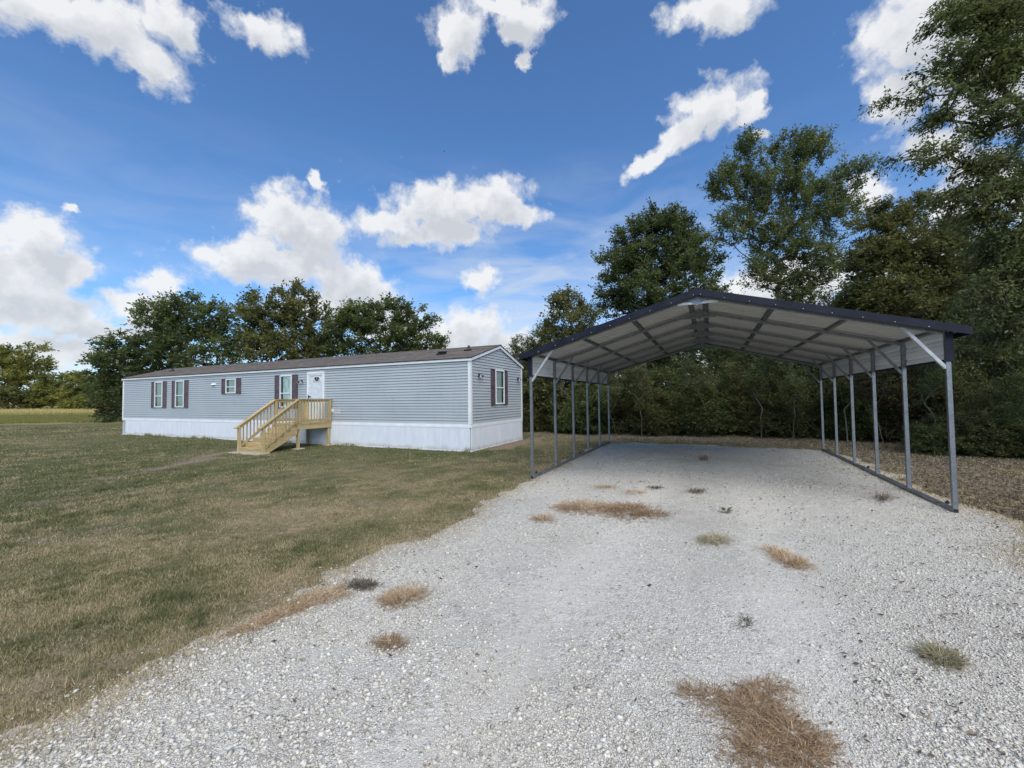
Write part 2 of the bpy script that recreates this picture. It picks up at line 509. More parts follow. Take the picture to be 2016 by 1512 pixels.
GOLDM = tint_mat('sunlit_field_blades', (0.13, 0.145, 0.05), (0.34, 0.30, 0.11), (0.66, 0.54, 0.25), 0.8, 0.3, 0.3, 0.2, spec=0.15)  # dry gold grass, colour brightened to imitate sun on the far field
STRAWM = tint_mat('dry_straw', (0.15, 0.095, 0.055), (0.36, 0.25, 0.145), (0.60, 0.46, 0.30), 0.8, 0.15, spec=0.15)
GREYWEED = tint_mat('dead_grey_weed', (0.07, 0.06, 0.048), (0.14, 0.122, 0.095), (0.25, 0.215, 0.16), 0.85, 0.1, spec=0.15)
GREENWEED = tint_mat('green_weed', (0.12, 0.125, 0.07), (0.25, 0.235, 0.14), (0.44, 0.38, 0.25), 0.7, 0.2, spec=0.15)
STONEM = tint_mat('limestone', (0.22, 0.195, 0.155), (0.54, 0.515, 0.45), (0.71, 0.685, 0.62), 0.9, spec=0.25)
LITTER = tint_mat('fallen_leaf', (0.035, 0.027, 0.020), (0.11, 0.08, 0.055), (0.28, 0.21, 0.14), 0.85, spec=0.2)


# ------------------------------------------------------------------ mesh helpers
def link_mesh(name, me, material=None, parent=None):
    o = bpy.data.objects.new(name, me)
    COL.objects.link(o)
    if material and not me.materials:
        me.materials.append(material)
    if parent:
        o.parent = parent
    return o


def np_mesh(name, verts, faces, tint=None, smooth=False):
    """verts (n,3), faces (m,k) all the same k"""
    verts = np.asarray(verts, dtype=np.float32)
    faces = np.asarray(faces, dtype=np.int32)
    me = bpy.data.meshes.new(name)
    k = faces.shape[1]
    me.vertices.add(len(verts))
    me.vertices.foreach_set('co', verts.ravel())
    me.loops.add(faces.size)
    me.loops.foreach_set('vertex_index', faces.ravel())
    me.polygons.add(len(faces))
    me.polygons.foreach_set('loop_start', np.arange(0, faces.size, k, dtype=np.int32))
    me.polygons.foreach_set('loop_total', np.full(len(faces), k, dtype=np.int32))
    me.update(calc_edges=True)
    if smooth:
        me.polygons.foreach_set('use_smooth', np.ones(len(faces), dtype=bool))
    if tint is not None:
        a = me.attributes.new('tint', 'FLOAT', 'POINT')
        a.data.foreach_set('value', np.asarray(tint, dtype=np.float32))
    return me


class MB:
    def __init__(s):
        s.v = []
        s.f = []

    def quadbox(s, P):
        """P: 8 corners, bottom ring 0-3, top ring 4-7"""
        i = len(s.v)
        s.v += [tuple(p) for p in P]
        s.f += [(i, i + 3, i + 2, i + 1), (i + 4, i + 5, i + 6, i + 7)]
        for a in range(4):
            b = (a + 1) % 4
            s.f.append((i + a, i + b, i + 4 + b, i + 4 + a))
        return s

    def box(s, x0, x1, y0, y1, z0, z1):
        return s.quadbox([(x0, y0, z0), (x1, y0, z0), (x1, y1, z0), (x0, y1, z0), (x0, y0, z1), (x1, y0, z1), (x1, y1, z1), (x0, y1, z1)])

    def extrude(s, prof, d, closed=True):
        """prof: list of 3D points, extruded by vector d"""
        i = len(s.v)
        n = len(prof)
        s.v += [tuple(p) for p in prof]
        s.v += [(p[0] + d[0], p[1] + d[1], p[2] + d[2]) for p in prof]
        for a in range(n if closed else n - 1):
            b = (a + 1) % n
            s.f.append((i + a, i + b, i + n + b, i + n + a))
        if closed:
            s.f.append(tuple(range(i + n - 1, i - 1, -1)))
            s.f.append(tuple(range(i + n, i + 2 * n)))
        return s

    def tube(s, a, b, r0, r1=None, n=8):
        r1 = r0 if r1 is None else r1
        a = Vector(a); b = Vector(b)
        q = (b - a).to_track_quat('Z', 'Y')
        i = len(s.v)
        for c, r in ((a, r0), (b, r1)):
            for k in range(n):
                t = 2 * math.pi * k / n
                s.v.append(tuple(c + q @ Vector((r * math.cos(t), r * math.sin(t), 0))))
        for k in range(n):
            m = (k + 1) % n
            s.f.append((i + k, i + m, i + n + m, i + n + k))
        s.f.append(tuple(range(i + n - 1, i - 1, -1)))
        s.f.append(tuple(range(i + n, i + 2 * n)))
        return s

    def mesh(s, name):
        me = bpy.data.meshes.new(name)
        me.from_pydata(s.v, [], s.f)
        me.update()
        return me

    def build(s, name, material, parent=None, kind=None, bevel=0):
        o = link_mesh(name, s.mesh(name), material, parent)
        if kind:
            o['kind'] = kind
        if bevel:
            addbevel(o, bevel)
        return o


def addbevel(o, w=0.004):
    m = o.modifiers.new('bevel', 'BEVEL')
    m.width = w
    m.segments = 1
    m.limit_method = 'ANGLE'


def thing(name, label, cat, loc=(0, 0, 0), rz=0.0, group=None):
    o = bpy.data.objects.new(name, None)
    o.empty_display_size = 0.2
    COL.objects.link(o)
    o.location = loc
    o.rotation_euler = (0, 0, rz)
    tag(o, label, cat, group)
    return o


def tag(o, label, cat, group=None, kind=None):
    o['label'] = label
    o['category'] = cat
    if group:
        o['group'] = group
    if kind:
        o['kind'] = kind
    return o


_bc = {}


def boxpart(name, size, loc, material, parent, rot=None, bevel=0.003, label=None):
    """a box part centred at loc; equal boxes share one mesh"""
    key = (round(size[0], 4), round(size[1], 4), round(size[2], 4), material.name)
    if key not in _bc:
        hx, hy, hz = [q / 2 for q in size]
        me = MB().box(-hx, hx, -hy, hy, -hz, hz).mesh(name)
        me.materials.append(material)
        _bc[key] = me
    o = link_mesh(name, _bc[key], None, parent)
    o.location = loc
    if rot is not None:
        o.rotation_euler = rot
    if bevel:
        addbevel(o, bevel)
    if label:
        o['label'] = label
    return o


def beam(name, a, b, w, h, material, parent, bevel=0.003, up=(0, 0, 1), label=None):
    """a straight member from a to b, w wide and h deep; grain runs along its own x"""
    a = Vector(a); b = Vector(b)
    X = (b - a).normalized()
    Z = Vector(up)
    if abs(X.dot(Z)) > 0.99:
        Z = Vector((1, 0, 0))
    Y = Z.cross(X).normalized()
    Z = X.cross(Y)
    o = boxpart(name, ((b - a).length, w, h), (a + b) / 2, material, parent, None, bevel, label)
    o.rotation_euler = Matrix((X, Y, Z)).transposed().to_euler()
    return o


# ------------------------------------------------------------------ value noise shared by ground, blades and stones
_tab = rng.random((256, 256))


def vnoise(x, y):
    xi = np.floor(x).astype(int)
    yi = np.floor(y).astype(int)
    fx = x - xi
    fy = y - yi
    fx = fx * fx * (3 - 2 * fx)
    fy = fy * fy * (3 - 2 * fy)
    a = _tab[xi % 256, yi % 256]
    b = _tab[(xi + 1) % 256, yi % 256]
    c = _tab[xi % 256, (yi + 1) % 256]
    d = _tab[(xi + 1) % 256, (yi + 1) % 256]
    return (a * (1 - fx) + b * fx) * (1 - fy) + (c * (1 - fx) + d * fx) * fy


def fbm(x, y, s, o=4):
    r = 0
    w = 0.5
    for k in range(o):
        r = r + w * vnoise(x * s + 17.3 * k, y * s + 9.1 * k)
        s *= 2.03
        w *= 0.5
    return r / (1 - 0.5 ** o)


def sstep(a, b, x):
    t = np.clip((x - a) / (b - a), 0, 1)
    return t * t * (3 - 2 * t)


def segdist(x, y, pts):
    d = np.full(np.shape(x), 1e9)
    for (ax, ay), (bx, by) in zip(pts[:-1], pts[1:]):
        vx, vy = bx - ax, by - ay
        t = np.clip(((x - ax) * vx + (y - ay) * vy) / (vx * vx + vy * vy), 0, 1)
        d = np.minimum(d, np.hypot(x - ax - t * vx, y - ay - t * vy))
    return d


# places of the house and of the carport
H_O, H_A = (-1.3968, 13.704), 1.1402
C_O, C_A = (0.4223, 8.9456), -0.4481
HW, HL = 4.308, 22.70
CW, CL = 6.695, 7.62


def hpt(u, v):
    return (H_O[0] + u * math.cos(H_A) - v * math.sin(H_A), H_O[1] + u * math.sin(H_A) + v * math.cos(H_A))


def cpt(u, v):
    return (C_O[0] + u * math.cos(C_A) - v * math.sin(C_A), C_O[1] + u * math.sin(C_A) + v * math.cos(C_A))


# gravel outline (world metres), anticlockwise
G_OUT = [(-3.9, -9), (-3.6, -2), (-3.15, 0.9), (-2.71, 2.21), (-2.5, 2.75), (-2.12, 3.25), (-1.86, 3.88), (-1.05, 5.64), (-0.45, 7.0), (0.2, 8.3),
         cpt(-0.12, 0.5), cpt(-0.15, 3), cpt(-0.12, 5.5), cpt(-0.05, 7.7), cpt(1.2, 7.95), cpt(3.4, 8.0), cpt(5.4, 7.85), cpt(CW + 0.1, 7.7), cpt(CW + 0.3, 5.5),
         cpt(CW + 0.35, 3), cpt(CW + 0.32, 1.2), (7.0, 5.95), (6.45, 5.2), (5.55, 4.2), (5.0, 3.0), (4.7, 1.2), (4.6, -3), (4.6, -9)]
_go = np.array(G_OUT)


def resample(pts, step):
    out = []
    n = len(pts)
    for i in range(n):
        a = np.array(pts[i]); b = np.array(pts[(i + 1) % n])
        k = max(1, int(np.linalg.norm(b - a) / step))
        for j in range(k):
            out.append(a + (b - a) * j / k)
    return np.array(out)


G_EDGE = resample(G_OUT, 0.07)
for _ in range(14):
    G_EDGE = 0.5 * G_EDGE + 0.25 * (np.roll(G_EDGE, 1, 0) + np.roll(G_EDGE, -1, 0))
_t = np.roll(G_EDGE, -3, 0) - np.roll(G_EDGE, 3, 0)
_n = np.stack([-_t[:, 1], _t[:, 0]], 1) / (np.linalg.norm(_t, axis=1)[:, None] + 1e-9)
_amp = (fbm(G_EDGE[:, 0], G_EDGE[:, 1], 1.1, 3) - 0.5) * 0.55 + (fbm(G_EDGE[:, 0] + 50, G_EDGE[:, 1], 5, 4) - 0.5) * 0.42
G_EDGE = G_EDGE + _n * _amp[:, None]


def inside(x, y, poly):
    x = np.asarray(x); y = np.asarray(y)
    r = np.zeros(x.shape, bool)
    px, py = poly[:, 0], poly[:, 1]
    qx, qy = np.roll(px, -1), np.roll(py, -1)
    for a, b, c, d in zip(px, py, qx, qy):
        m = (b > y) != (d > y)
        if b != d:
            r ^= m & (x < (c - a) * (y - b) / (d - b) + a)
    return r


def edge_signed(x, y):
    """distance to the gravel edge, positive inside; coarse outline"""
    P = G_EDGE[::3]
    d = segdist(x, y, [tuple(q) for q in P] + [tuple(P[0])])
    return np.where(inside(x, y, P), d, -d)


# edge distance on a lookup grid
_gx = np.arange(-8, 14, 0.1); _gy = np.arange(-2, 18, 0.1)
_GX, _GY = np.meshgrid(_gx, _gy, indexing='ij')
_ED = edge_signed(_GX.ravel(), _GY.ravel()).reshape(_GX.shape)


def edist(x, y):
    fx = np.clip((np.asarray(x) + 8) / 0.1, 0, len(_gx) - 1.001)
    fy = np.clip((np.asarray(y) + 2) / 0.1, 0, len(_gy) - 1.001)
    i = fx.astype(int); j = fy.astype(int)
    a = fx - i; b = fy - j
    e = (_ED[i, j] * (1 - a) + _ED[np.minimum(i + 1, len(_gx) - 1), j] * a) * (1 - b) + \
        (_ED[i, np.minimum(j + 1, len(_gy) - 1)] * (1 - a) + _ED[np.minimum(i + 1, len(_gx) - 1), np.minimum(j + 1, len(_gy) - 1)] * a) * b
    out = (np.asarray(x) < -8) | (np.asarray(x) > 14) | (np.asarray(y) > 18) | (np.asarray(y) < -2)
    return np.where(out, -5.0, e)


WORN = [tuple(gp(470, 884)[:2]), tuple(gp(390, 905)[:2]), tuple(gp(300, 925)[:2]), tuple(gp(205, 942)[:2])]
WORN2 = [tuple(gp(190, 955)[:2]), tuple(gp(60, 992)[:2])]
TL = [(-1.5, 24), (1.0, 22.0), (4.2, 19.3), (7.5, 17.6), (10.2, 15.6), (11.5, 13.0), (12.6, 11.2), (13.0, 9.0), (13.0, 2.0)]       # foot of the thicket


def masks(x, y):
    """dry 0 green .. 1 straw, bare 0 .. 1 soil"""
    x = np.asarray(x, float); y = np.asarray(y, float)
    dry = sstep(0.36, 0.64, fbm(x, y, 0.45, 3) * 0.34 + fbm(x + 31, y + 7, 1.7, 3) * 0.33 + fbm(x + 3, y + 77, 5.5, 2) * 0.33)
    nearc = 1 - sstep(3, 13, np.hypot(x, y))
    dry = dry * 0.62 + 0.30 * nearc + 0.06
    e = edist(x, y)
    dry = dry + 0.25 * (1 - sstep(0.0, 0.7, np.abs(e)))
    # greener by the house front
    hx, hy = x - H_O[0], y - H_O[1]
    u = hx * math.cos(H_A) + hy * math.sin(H_A)
    v = -hx * math.sin(H_A) + hy * math.cos(H_A)
    front = (1 - sstep(0.4, 3.5, np.abs(u + 1.2))) * sstep(-1, 1, v) * (1 - sstep(20, 24, v))
    dry = dry * (1 - 0.6 * front)
    bare = sstep(0.57, 0.72, fbm(x + 11, y + 3, 0.9, 4)) * 0.7
    n = fbm(x, y, 2.2, 3)
    bare = np.maximum(bare, (1 - sstep(0.10, 0.7, segdist(x, y, WORN) + (n - 0.5) * 0.9)) * 1.0)
    bare = np.maximum(bare, (1 - sstep(0.10, 0.6, segdist(x, y, WORN2) + (n - 0.5) * 0.9)) * 0.9)
    # bare soil along the gable end of the house
    gs = segdist(x, y, [hpt(0.9, -0.45), hpt(4.3, -0.5), hpt(5.2, -0.3)])
    bare = np.maximum(bare, 1 - sstep(0.25, 0.75, gs + (n - 0.5) * 0.7))
    bare = np.maximum(bare, 0.62 * (1 - sstep(0.0, 0.35, np.abs(e + 0.04) + (n - 0.5) * 0.5)))
    # foot of the skirting
    sk = segdist(x, y, [hpt(-0.06, 0), hpt(-0.06, HL)])
    bare = np.maximum(bare, 0.7 * (1 - sstep(0.06, 0.22, sk + (n - 0.5) * 0.1)))
    # shade litter by the trees and to the right of the carport
    td = segdist(x, y, TL)
    right = sstep(-0.3, 0.5, (x - C_O[0]) * math.cos(C_A) + (y - C_O[1]) * math.sin(C_A) - CW - 0.2)
    lit = np.maximum(1 - sstep(0.3, 2.6, td + (n - 0.5) * 2), right * 0.92)
    lit = lit * (y > -3)
    dry = np.where(x > 1.0, np.maximum(dry, 0.55), dry)
    return np.clip(dry, 0, 1), np.clip(bare, 0, 1), np.clip(lit, 0, 1)


# ------------------------------------------------------------------ ground
def make_ground():
    t = np.linspace(-1, 1, 261)
    sx = np.sinh(t * 6.6) / math.sinh(6.6) * 2600
    gx, gy = np.meshgrid(sx - 1.5, sx + 6.0, indexing='ij')
    x = gx.ravel(); y = gy.ravel()
    e = edist(x, y)
    d = np.hypot(x, y)
    lawnm = sstep(0.0, 1.2, -e)
    hx, hy = x - H_O[0], y - H_O[1]
    u = hx * math.cos(H_A) + hy * math.sin(H_A)
    v = -hx * math.sin(H_A) + hy * math.cos(H_A)
    z = (fbm(x, y, 0.5, 3) - 0.5) * 0.05 * lawnm * (d < 60)
    inhouse = (u > -0.5) & (u < HW + .5) & (v > -0.5) & (v < HL + .5)
    z = np.where(inhouse, -0.005, z)
    z = z + (fbm(x * 0.02, y * 0.02, 1, 3) - 0.5) * np.clip((d - 120) / 400, 0, 1) * 8 - 0.004
    n = len(sx)
    idx = np.arange(n * n).reshape(n, n)
    f = np.stack([idx[:-1, :-1].ravel(), idx[1:, :-1].ravel(), idx[1:, 1:].ravel(), idx[:-1, 1:].ravel()], 1)
    me = np_mesh('ground', np.stack([x, y, z], 1), f, smooth=True)
    dry, bare, lit = masks(x, y)
    far = sstep(34, 38, y) * (x < 5)
    for nm, a in (('dry', dry), ('bare', bare), ('lit', lit), ('field', far)):
        at_ = me.attributes.new(nm, 'FLOAT', 'POINT')
        at_.data.foreach_set('value', a.astype(np.float32))
    return me


def ground_build(t, b):
    g = N(t, 'ShaderNodeNewGeometry')
    P = g.outputs['Position']
    A = {k: N(t, 'ShaderNodeAttribute', attribute_name=k).outputs['Fac'] for k in ('dry', 'bare', 'lit', 'field')}
    n1 = N(t, 'ShaderNodeTexNoise', i_Scale=2.2, i_Detail=8.0, i_Roughness=0.72)
    L(t, P, n1.inputs['Vector'])
    n2 = N(t, 'ShaderNodeTexNoise', i_Scale=14.0, i_Detail=6.0, i_Roughness=0.75)
    L(t, P, n2.inputs['Vector'])
    n3 = N(t, 'ShaderNodeTexNoise', i_Scale=70.0, i_Detail=4.0, i_Roughness=0.8)
    L(t, P, n3.inputs['Vector'])
    dj = M(t, 'ADD', A['dry'], M(t, 'ADD', M(t, 'MULTIPLY', M(t, 'SUBTRACT', n1.outputs['Fac'], 0.5), 1.3),
                                 M(t, 'MULTIPLY', M(t, 'SUBTRACT', n2.outputs['Fac'], 0.5), 0.9)), clamp=True)
    grass = RAMP(t, dj, [(0.0, (0.11, 0.125, 0.054)), (0.45, (0.19, 0.18, 0.09)), (0.75, (0.29, 0.24, 0.135)), (1.0, (0.40, 0.32, 0.195))])
    gd = MIXC(t, RAMP(t, n3.outputs['Fac'], [(0.35, 0.0), (0.65, 1.0)]), MIXC(t, 1.0, grass, (0.42, 0.40, 0.40), 'MULTIPLY'), grass)
    gd = MIXC(t, 1.0, gd, RAMP(t, n2.outputs['Fac'], [(0.3, 0.62), (0.5, 1.05), (0.72, 1.4)]), 'MULTIPLY')
    soil = RAMP(t, n2.outputs['Fac'], [(0.3, (0.15, 0.115, 0.082)), (0.7, (0.31, 0.25, 0.185))])
    bj = M(t, 'MULTIPLY', M(t, 'ADD', M(t, 'SUBTRACT', A['bare'], 0.55), M(t, 'MULTIPLY', M(t, 'SUBTRACT', n2.outputs['Fac'], 0.5), 1.3)), 3.5, clamp=True)
    c = MIXC(t, bj, gd, soil)
    litc = RAMP(t, n2.outputs['Fac'], [(0.3, (0.12, 0.095, 0.068)), (0.5, (0.17, 0.145, 0.115)), (0.72, (0.24, 0.205, 0.16))])
    lj = M(t, 'MULTIPLY', M(t, 'ADD', M(t, 'SUBTRACT', A['lit'], 0.45), M(t, 'MULTIPLY', M(t, 'SUBTRACT', n1.outputs['Fac'], 0.5), 1.2)), 3.0, clamp=True)
    c = MIXC(t, lj, c, litc)
    n4 = N(t, 'ShaderNodeTexNoise', i_Scale=0.08, i_Detail=6.0, i_Roughness=0.7)
    L(t, P, n4.inputs['Vector'])
    fld = RAMP(t, n4.outputs['Fac'], [(0.3, (0.16, 0.17, 0.06)), (0.6, (0.36, 0.30, 0.13))])
    c = MIXC(t, M(t, 'MULTIPLY', A['field'], 0.9), c, fld)
    L(t, c, b.inputs['Base Color'])
    hh = M(t, 'ADD', n2.outputs['Fac'], M(t, 'MULTIPLY', n3.outputs['Fac'], 0.6))
    bump(t, b, M(t, 'MULTIPLY', hh, M(t, 'SUBTRACT', 1.0, M(t, 'MULTIPLY', A['lit'], 0.6))), 0.7, 0.03)


GROUND = mat('lawn_soil', rough=0.95, build=ground_build, spec=0.1)
ground = link_mesh('ground', make_ground(), GROUND)
ground['kind'] = 'structure'
ground['label'] = 'mown half dry lawn with bare soil patches around the house'


TRK = [[cpt(CW / 2 + o, 6.0), cpt(CW / 2 + o, -1.0), cpt(CW / 2 + o * 1.1 - 0.3, -9.0)] for o in (-0.85, 0.75)]


def track(x, y):
    d = np.minimum(segdist(x, y, TRK[0]), segdist(x, y, TRK[1]))
    return (1 - sstep(0.12, 0.48, d + (fbm(x, y, 1.6, 3) - 0.5) * 0.45))


def gravel_z(x, y):
    e = edist(x, y)
    m = sstep(0.0, 0.5, e)
    return 0.004 + m * (0.012 + (fbm(x, y, 0.8, 3) - 0.5) * 0.02)


def make_gravel():
    P = [tuple(q) for q in G_EDGE]
    nb_ = len(P)
    xs = np.arange(-4.5, 11, 0.22); ys = np.arange(-9, 17, 0.22)
    X, Y = np.meshgrid(xs, ys, indexing='ij')
    X = X.ravel() + rng.uniform(-.06, .06, X.size); Y = Y.ravel() + rng.uniform(-.06, .06, Y.size)
    e = edist(X, Y)
    e = np.where(Y < -2, np.where((X > -3.6) & (X < 4.4) & (Y > -8.9), 1, -1), e)
    k = e > 0.08
    pts = P + list(zip(X[k], Y[k]))
    res = delaunay_2d_cdt([Vector(q) for q in pts], [(i, (i + 1) % nb_) for i in range(nb_)], [], 1, 1e-6)
    v = np.array([[q.x, q.y] for q in res[0]])
    z = gravel_z(v[:, 0], v[:, 1])
    me = bpy.data.meshes.new('gravel_driveway')
    me.from_pydata([(a, b, c) for (a, b), c in zip(v, z)], [], [tuple(f) for f in res[2]])
    me.update()
    me.polygons.foreach_set('use_smooth', np.ones(len(me.polygons), dtype=bool))
    a = me.attributes.new('edge', 'FLOAT', 'POINT')
    a.data.foreach_set('value', np.clip(edist(v[:, 0], v[:, 1]), 0, 2).astype(np.float32))
    a = me.attributes.new('track', 'FLOAT', 'POINT')
    a.data.foreach_set('value', track(v[:, 0], v[:, 1]).astype(np.float32))
    return me


def gravel_build(t, b):
    g = N(t, 'ShaderNodeNewGeometry')
    P = g.outputs['Position']
    nd = N(t, 'ShaderNodeTexNoise', i_Scale=30.0, i_Detail=2.0)
    L(t, P, nd.inputs['Vector'])
    PP = VM(t, 'ADD', P, VM(t, 'SCALE', nd.outputs['Color'], scale=0.012))
    n1 = N(t, 'ShaderNodeTexNoise', i_Scale=1.3, i_Detail=6.0, i_Roughness=0.7)
    L(t, P, n1.inputs['Vector'])
    cols = []
    hs = []
    for sc in (34.0, 75.0):
        v1 = N(t, 'ShaderNodeTexVoronoi', i_Scale=sc)
        L(t, PP, v1.inputs['Vector'])
        v2 = N(t, 'ShaderNodeTexVoronoi', i_Scale=sc)
        v2.feature = 'DISTANCE_TO_EDGE'
        L(t, PP, v2.inputs['Vector'])
        s = N(t, 'ShaderNodeSeparateColor')
        L(t, v1.outputs['Color'], s.inputs[0])
        cc = RAMP(t, s.outputs[0], [(0.0, (0.34, 0.315, 0.28)), (0.12, (0.52, 0.495, 0.43)), (0.55, (0.66, 0.635, 0.57)), (1.0, (0.80, 0.775, 0.72))])
        cols.append(cc)
        hs.append(M(t, 'ADD', M(t, 'MULTIPLY', v2.outputs['Distance'], 1.4, clamp=True), M(t, 'MULTIPLY', s.outputs[1], 0.5)))
    nm = N(t, 'ShaderNodeTexNoise', i_Scale=5.0, i_Detail=4.0)
    L(t, P, nm.inputs['Vector'])
    mf = RAMP(t, nm.outputs['Fac'], [(0.42, 0.0), (0.56, 1.0)])
    c = MIXC(t, mf, cols[0], cols[1])
    h = M(t, 'ADD', M(t, 'MULTIPLY', hs[0], M(t, 'SUBTRACT', 1.0, M(t, 'MULTIPLY', mf, 0.7))), M(t, 'MULTIPLY', hs[1], 0.5))
    # gaps between stones painted dark: cavity shade in the colour, plus some dust
    crev = RAMP(t, h, [(0.10, 1.0), (0.42, 0.0)])
    c = MIXC(t, M(t, 'MULTIPLY', crev, 0.65), c, (0.22, 0.20, 0.17))
    dust = RAMP(t, n1.outputs['Fac'], [(0.40, 0.0), (0.60, 1.0)])
    c = MIXC(t, M(t, 'MULTIPLY', dust, 0.55), c, (0.60, 0.575, 0.51))
    ed = N(t, 'ShaderNodeAttribute', attribute_name='edge')
    n5 = N(t, 'ShaderNodeTexNoise', i_Scale=6.0, i_Detail=5.0, i_Roughness=0.7)
    L(t, P, n5.inputs['Vector'])
    tan = M(t, 'SUBTRACT', M(t, 'MULTIPLY', n5.outputs['Fac'], 1.15), M(t, 'MULTIPLY', ed.outputs['Fac'], 1.2), clamp=True)
    c = MIXC(t, M(t, 'MULTIPLY', tan, 0.8), c, (0.42, 0.34, 0.235))
    n6 = N(t, 'ShaderNodeTexNoise', i_Scale=0.55, i_Detail=5.0, i_Roughness=0.6)
    L(t, P, n6.inputs['Vector'])
    c = MIXC(t, M(t, 'MULTIPLY', RAMP(t, n6.outputs['Fac'], [(0.48, 0.0), (0.68, 1.0)]), 0.5), c, (0.40, 0.37, 0.32))
    tk = N(t, 'ShaderNodeAttribute', attribute_name='track').outputs['Fac']
    c = MIXC(t, M(t, 'MULTIPLY', tk, 0.38), c, (0.50, 0.475, 0.42))
    L(t, c, b.inputs['Base Color'])
    bump(t, b, M(t, 'MULTIPLY', h, M(t, 'SUBTRACT', 1.0, M(t, 'MULTIPLY', tk, 0.5))), 1.0, 0.018)


GRAVEL = mat('white_limestone_gravel', rough=0.9, build=gravel_build, spec=0.2)
drive = link_mesh('gravel_driveway', make_gravel(), GRAVEL)
drive['kind'] = 'structure'
drive['label'] = 'white crushed limestone driveway running under the carport'


def rot_z(p, a):
    c, s = np.cos(a), np.sin(a)
    return np.stack([p[..., 0] * c - p[..., 1] * s, p[..., 0] * s + p[..., 1] * c, p[..., 2]], -1)


def rand_rot(n):
    q = rng.normal(size=(n, 4))
    q /= np.linalg.norm(q, axis=1)[:, None]
    w, x, y, z = q.T
    return np.stack([np.stack([1 - 2 * (y * y + z * z), 2 * (x * y - z * w), 2 * (x * z + y * w)], -1),
                     np.stack([2 * (x * y + z * w), 1 - 2 * (x * x + z * z), 2 * (y * z - x * w)], -1),
                     np.stack([2 * (x * z - y * w), 2 * (y * z + x * w), 1 - 2 * (x * x + y * y)], -1)], 1)


OCT_V = np.array([(1, 0, 0), (0, 1, 0), (-1, 0, 0), (0, -1, 0), (0, 0, 1), (0, 0, -1)], float)
OCT_F = np.array([(0, 1, 4), (1, 2, 4), (2, 3, 4), (3, 0, 4), (1, 0, 5), (2, 1, 5), (3, 2, 5), (0, 3, 5)])
CUB_V = np.array([(x, y, z) for x in (-.62, .62) for y in (-.62, .62) for z in (-.62, .62)], float)
CUB_F = np.array([(0, 1, 3), (0, 3, 2), (4, 6, 7), (4, 7, 5), (0, 4, 5), (0, 5, 1), (2, 3, 7), (2, 7, 6), (0, 2, 6), (0, 6, 4), (1, 5, 7), (1, 7, 3)])


def stones(name, x, y, r, BV, BF, tint, zoff=0.0):
    n = len(x)
    k = len(BV)
    J = BV[None] * (1 + rng.uniform(-.32, .32, (n, k, 1))) + rng.normal(0, .12, (n, k, 3))
    J = J * rng.uniform(0.7, 1.25, (n, 1, 3))
    J = np.einsum('nij,nkj->nki', rand_rot(n), J)
    J[..., 2] *= 0.62
    J = J * r[:, None, None]
    J[..., 0] += x[:, None]; J[..., 1] += y[:, None]
    J[..., 2] += (np.where(edist(x, y) > 0, gravel_z(x, y), 0.0) + r * 0.22 + zoff)[:, None]
    F = (BF[None] + (np.arange(n) * k)[:, None, None]).reshape(-1, BF.shape[1])
    return np_mesh(name, J.reshape(-1, 3), F, np.repeat(tint, k))


def sample_ground(n, dmin, dmax, power=1.0, half=1.32, lo=-1.32):
    """points on the ground in front of the camera, denser near it"""
    u = rng.random(n)
    if power == 1.0:
        Y = dmin * (dmax / dmin) ** u
    else:
        Y = (dmin ** (1 - power) + u * (dmax ** (1 - power) - dmin ** (1 - power))) ** (1 / (1 - power))
    X = rng.uniform(lo, half, n) * Y
    return X, Y


def make_stones():
    # fine chippings
    X, Y = sample_ground(210000, 1.7, 13.5, 1.5)
    e = edist(X, Y)
    loose = fbm(X, Y, 0.9, 3)
    keep = (e > 0) & (rng.random(len(X)) < (0.12 + 0.88 * sstep(0.42, 0.62, loose)) * (1 - 0.6 * track(X, Y))) | ((e <= 0) & (e > -0.35) & (rng.random(len(X)) < 0.10 * np.exp(e * 9)))
    X, Y = X[keep][:74000], Y[keep][:74000]
    r = (0.0042 + 0.0055 * rng.random(len(X)) ** 2) * (1 + 0.10 * np.clip(Y - 2, 0, 9))
    tint = np.clip(rng.normal(0.60, 0.23, len(X)), 0.02, 1)
    tint[rng.random(len(X)) < 0.05] *= 0.35
    a = stones('gravel_chippings', X, Y, r, OCT_V, OCT_F, tint)
    o = link_mesh('gravel_chippings', a, STONEM)
    o['kind'] = 'stuff'; o['label'] = 'fine white limestone chippings lying on the driveway'
    # larger lumps
    X, Y = sample_ground(34000, 1.7, 9.0, 1.4)
    e = edist(X, Y)
    loose = fbm(X + 5, Y, 0.8, 3)
    keep = ((e > 0) & (rng.random(len(X)) < (0.08 + 0.9 * sstep(0.42, 0.62, loose) + 0.35 * (e < 0.7)) * (1 - 0.75 * track(X, Y)))) | ((e <= 0) & (e > -0.3) & (rng.random(len(X)) < 0.05 * np.exp(e * 6)))
    X, Y = X[keep][:18000], Y[keep][:18000]
    r = 0.0062 + 0.012 * rng.random(len(X)) ** 3.5
    tint = np.clip(rng.normal(0.64, 0.2, len(X)), 0.05, 1)
    tint[rng.random(len(X)) < 0.03] *= 0.4
    a = stones('gravel_lumps', X, Y, r, CUB_V, CUB_F, tint)
    o = link_mesh('gravel_lumps', a, STONEM)
    o['kind'] = 'stuff'; o['label'] = 'larger broken limestone lumps strewn over the driveway'


make_stones()


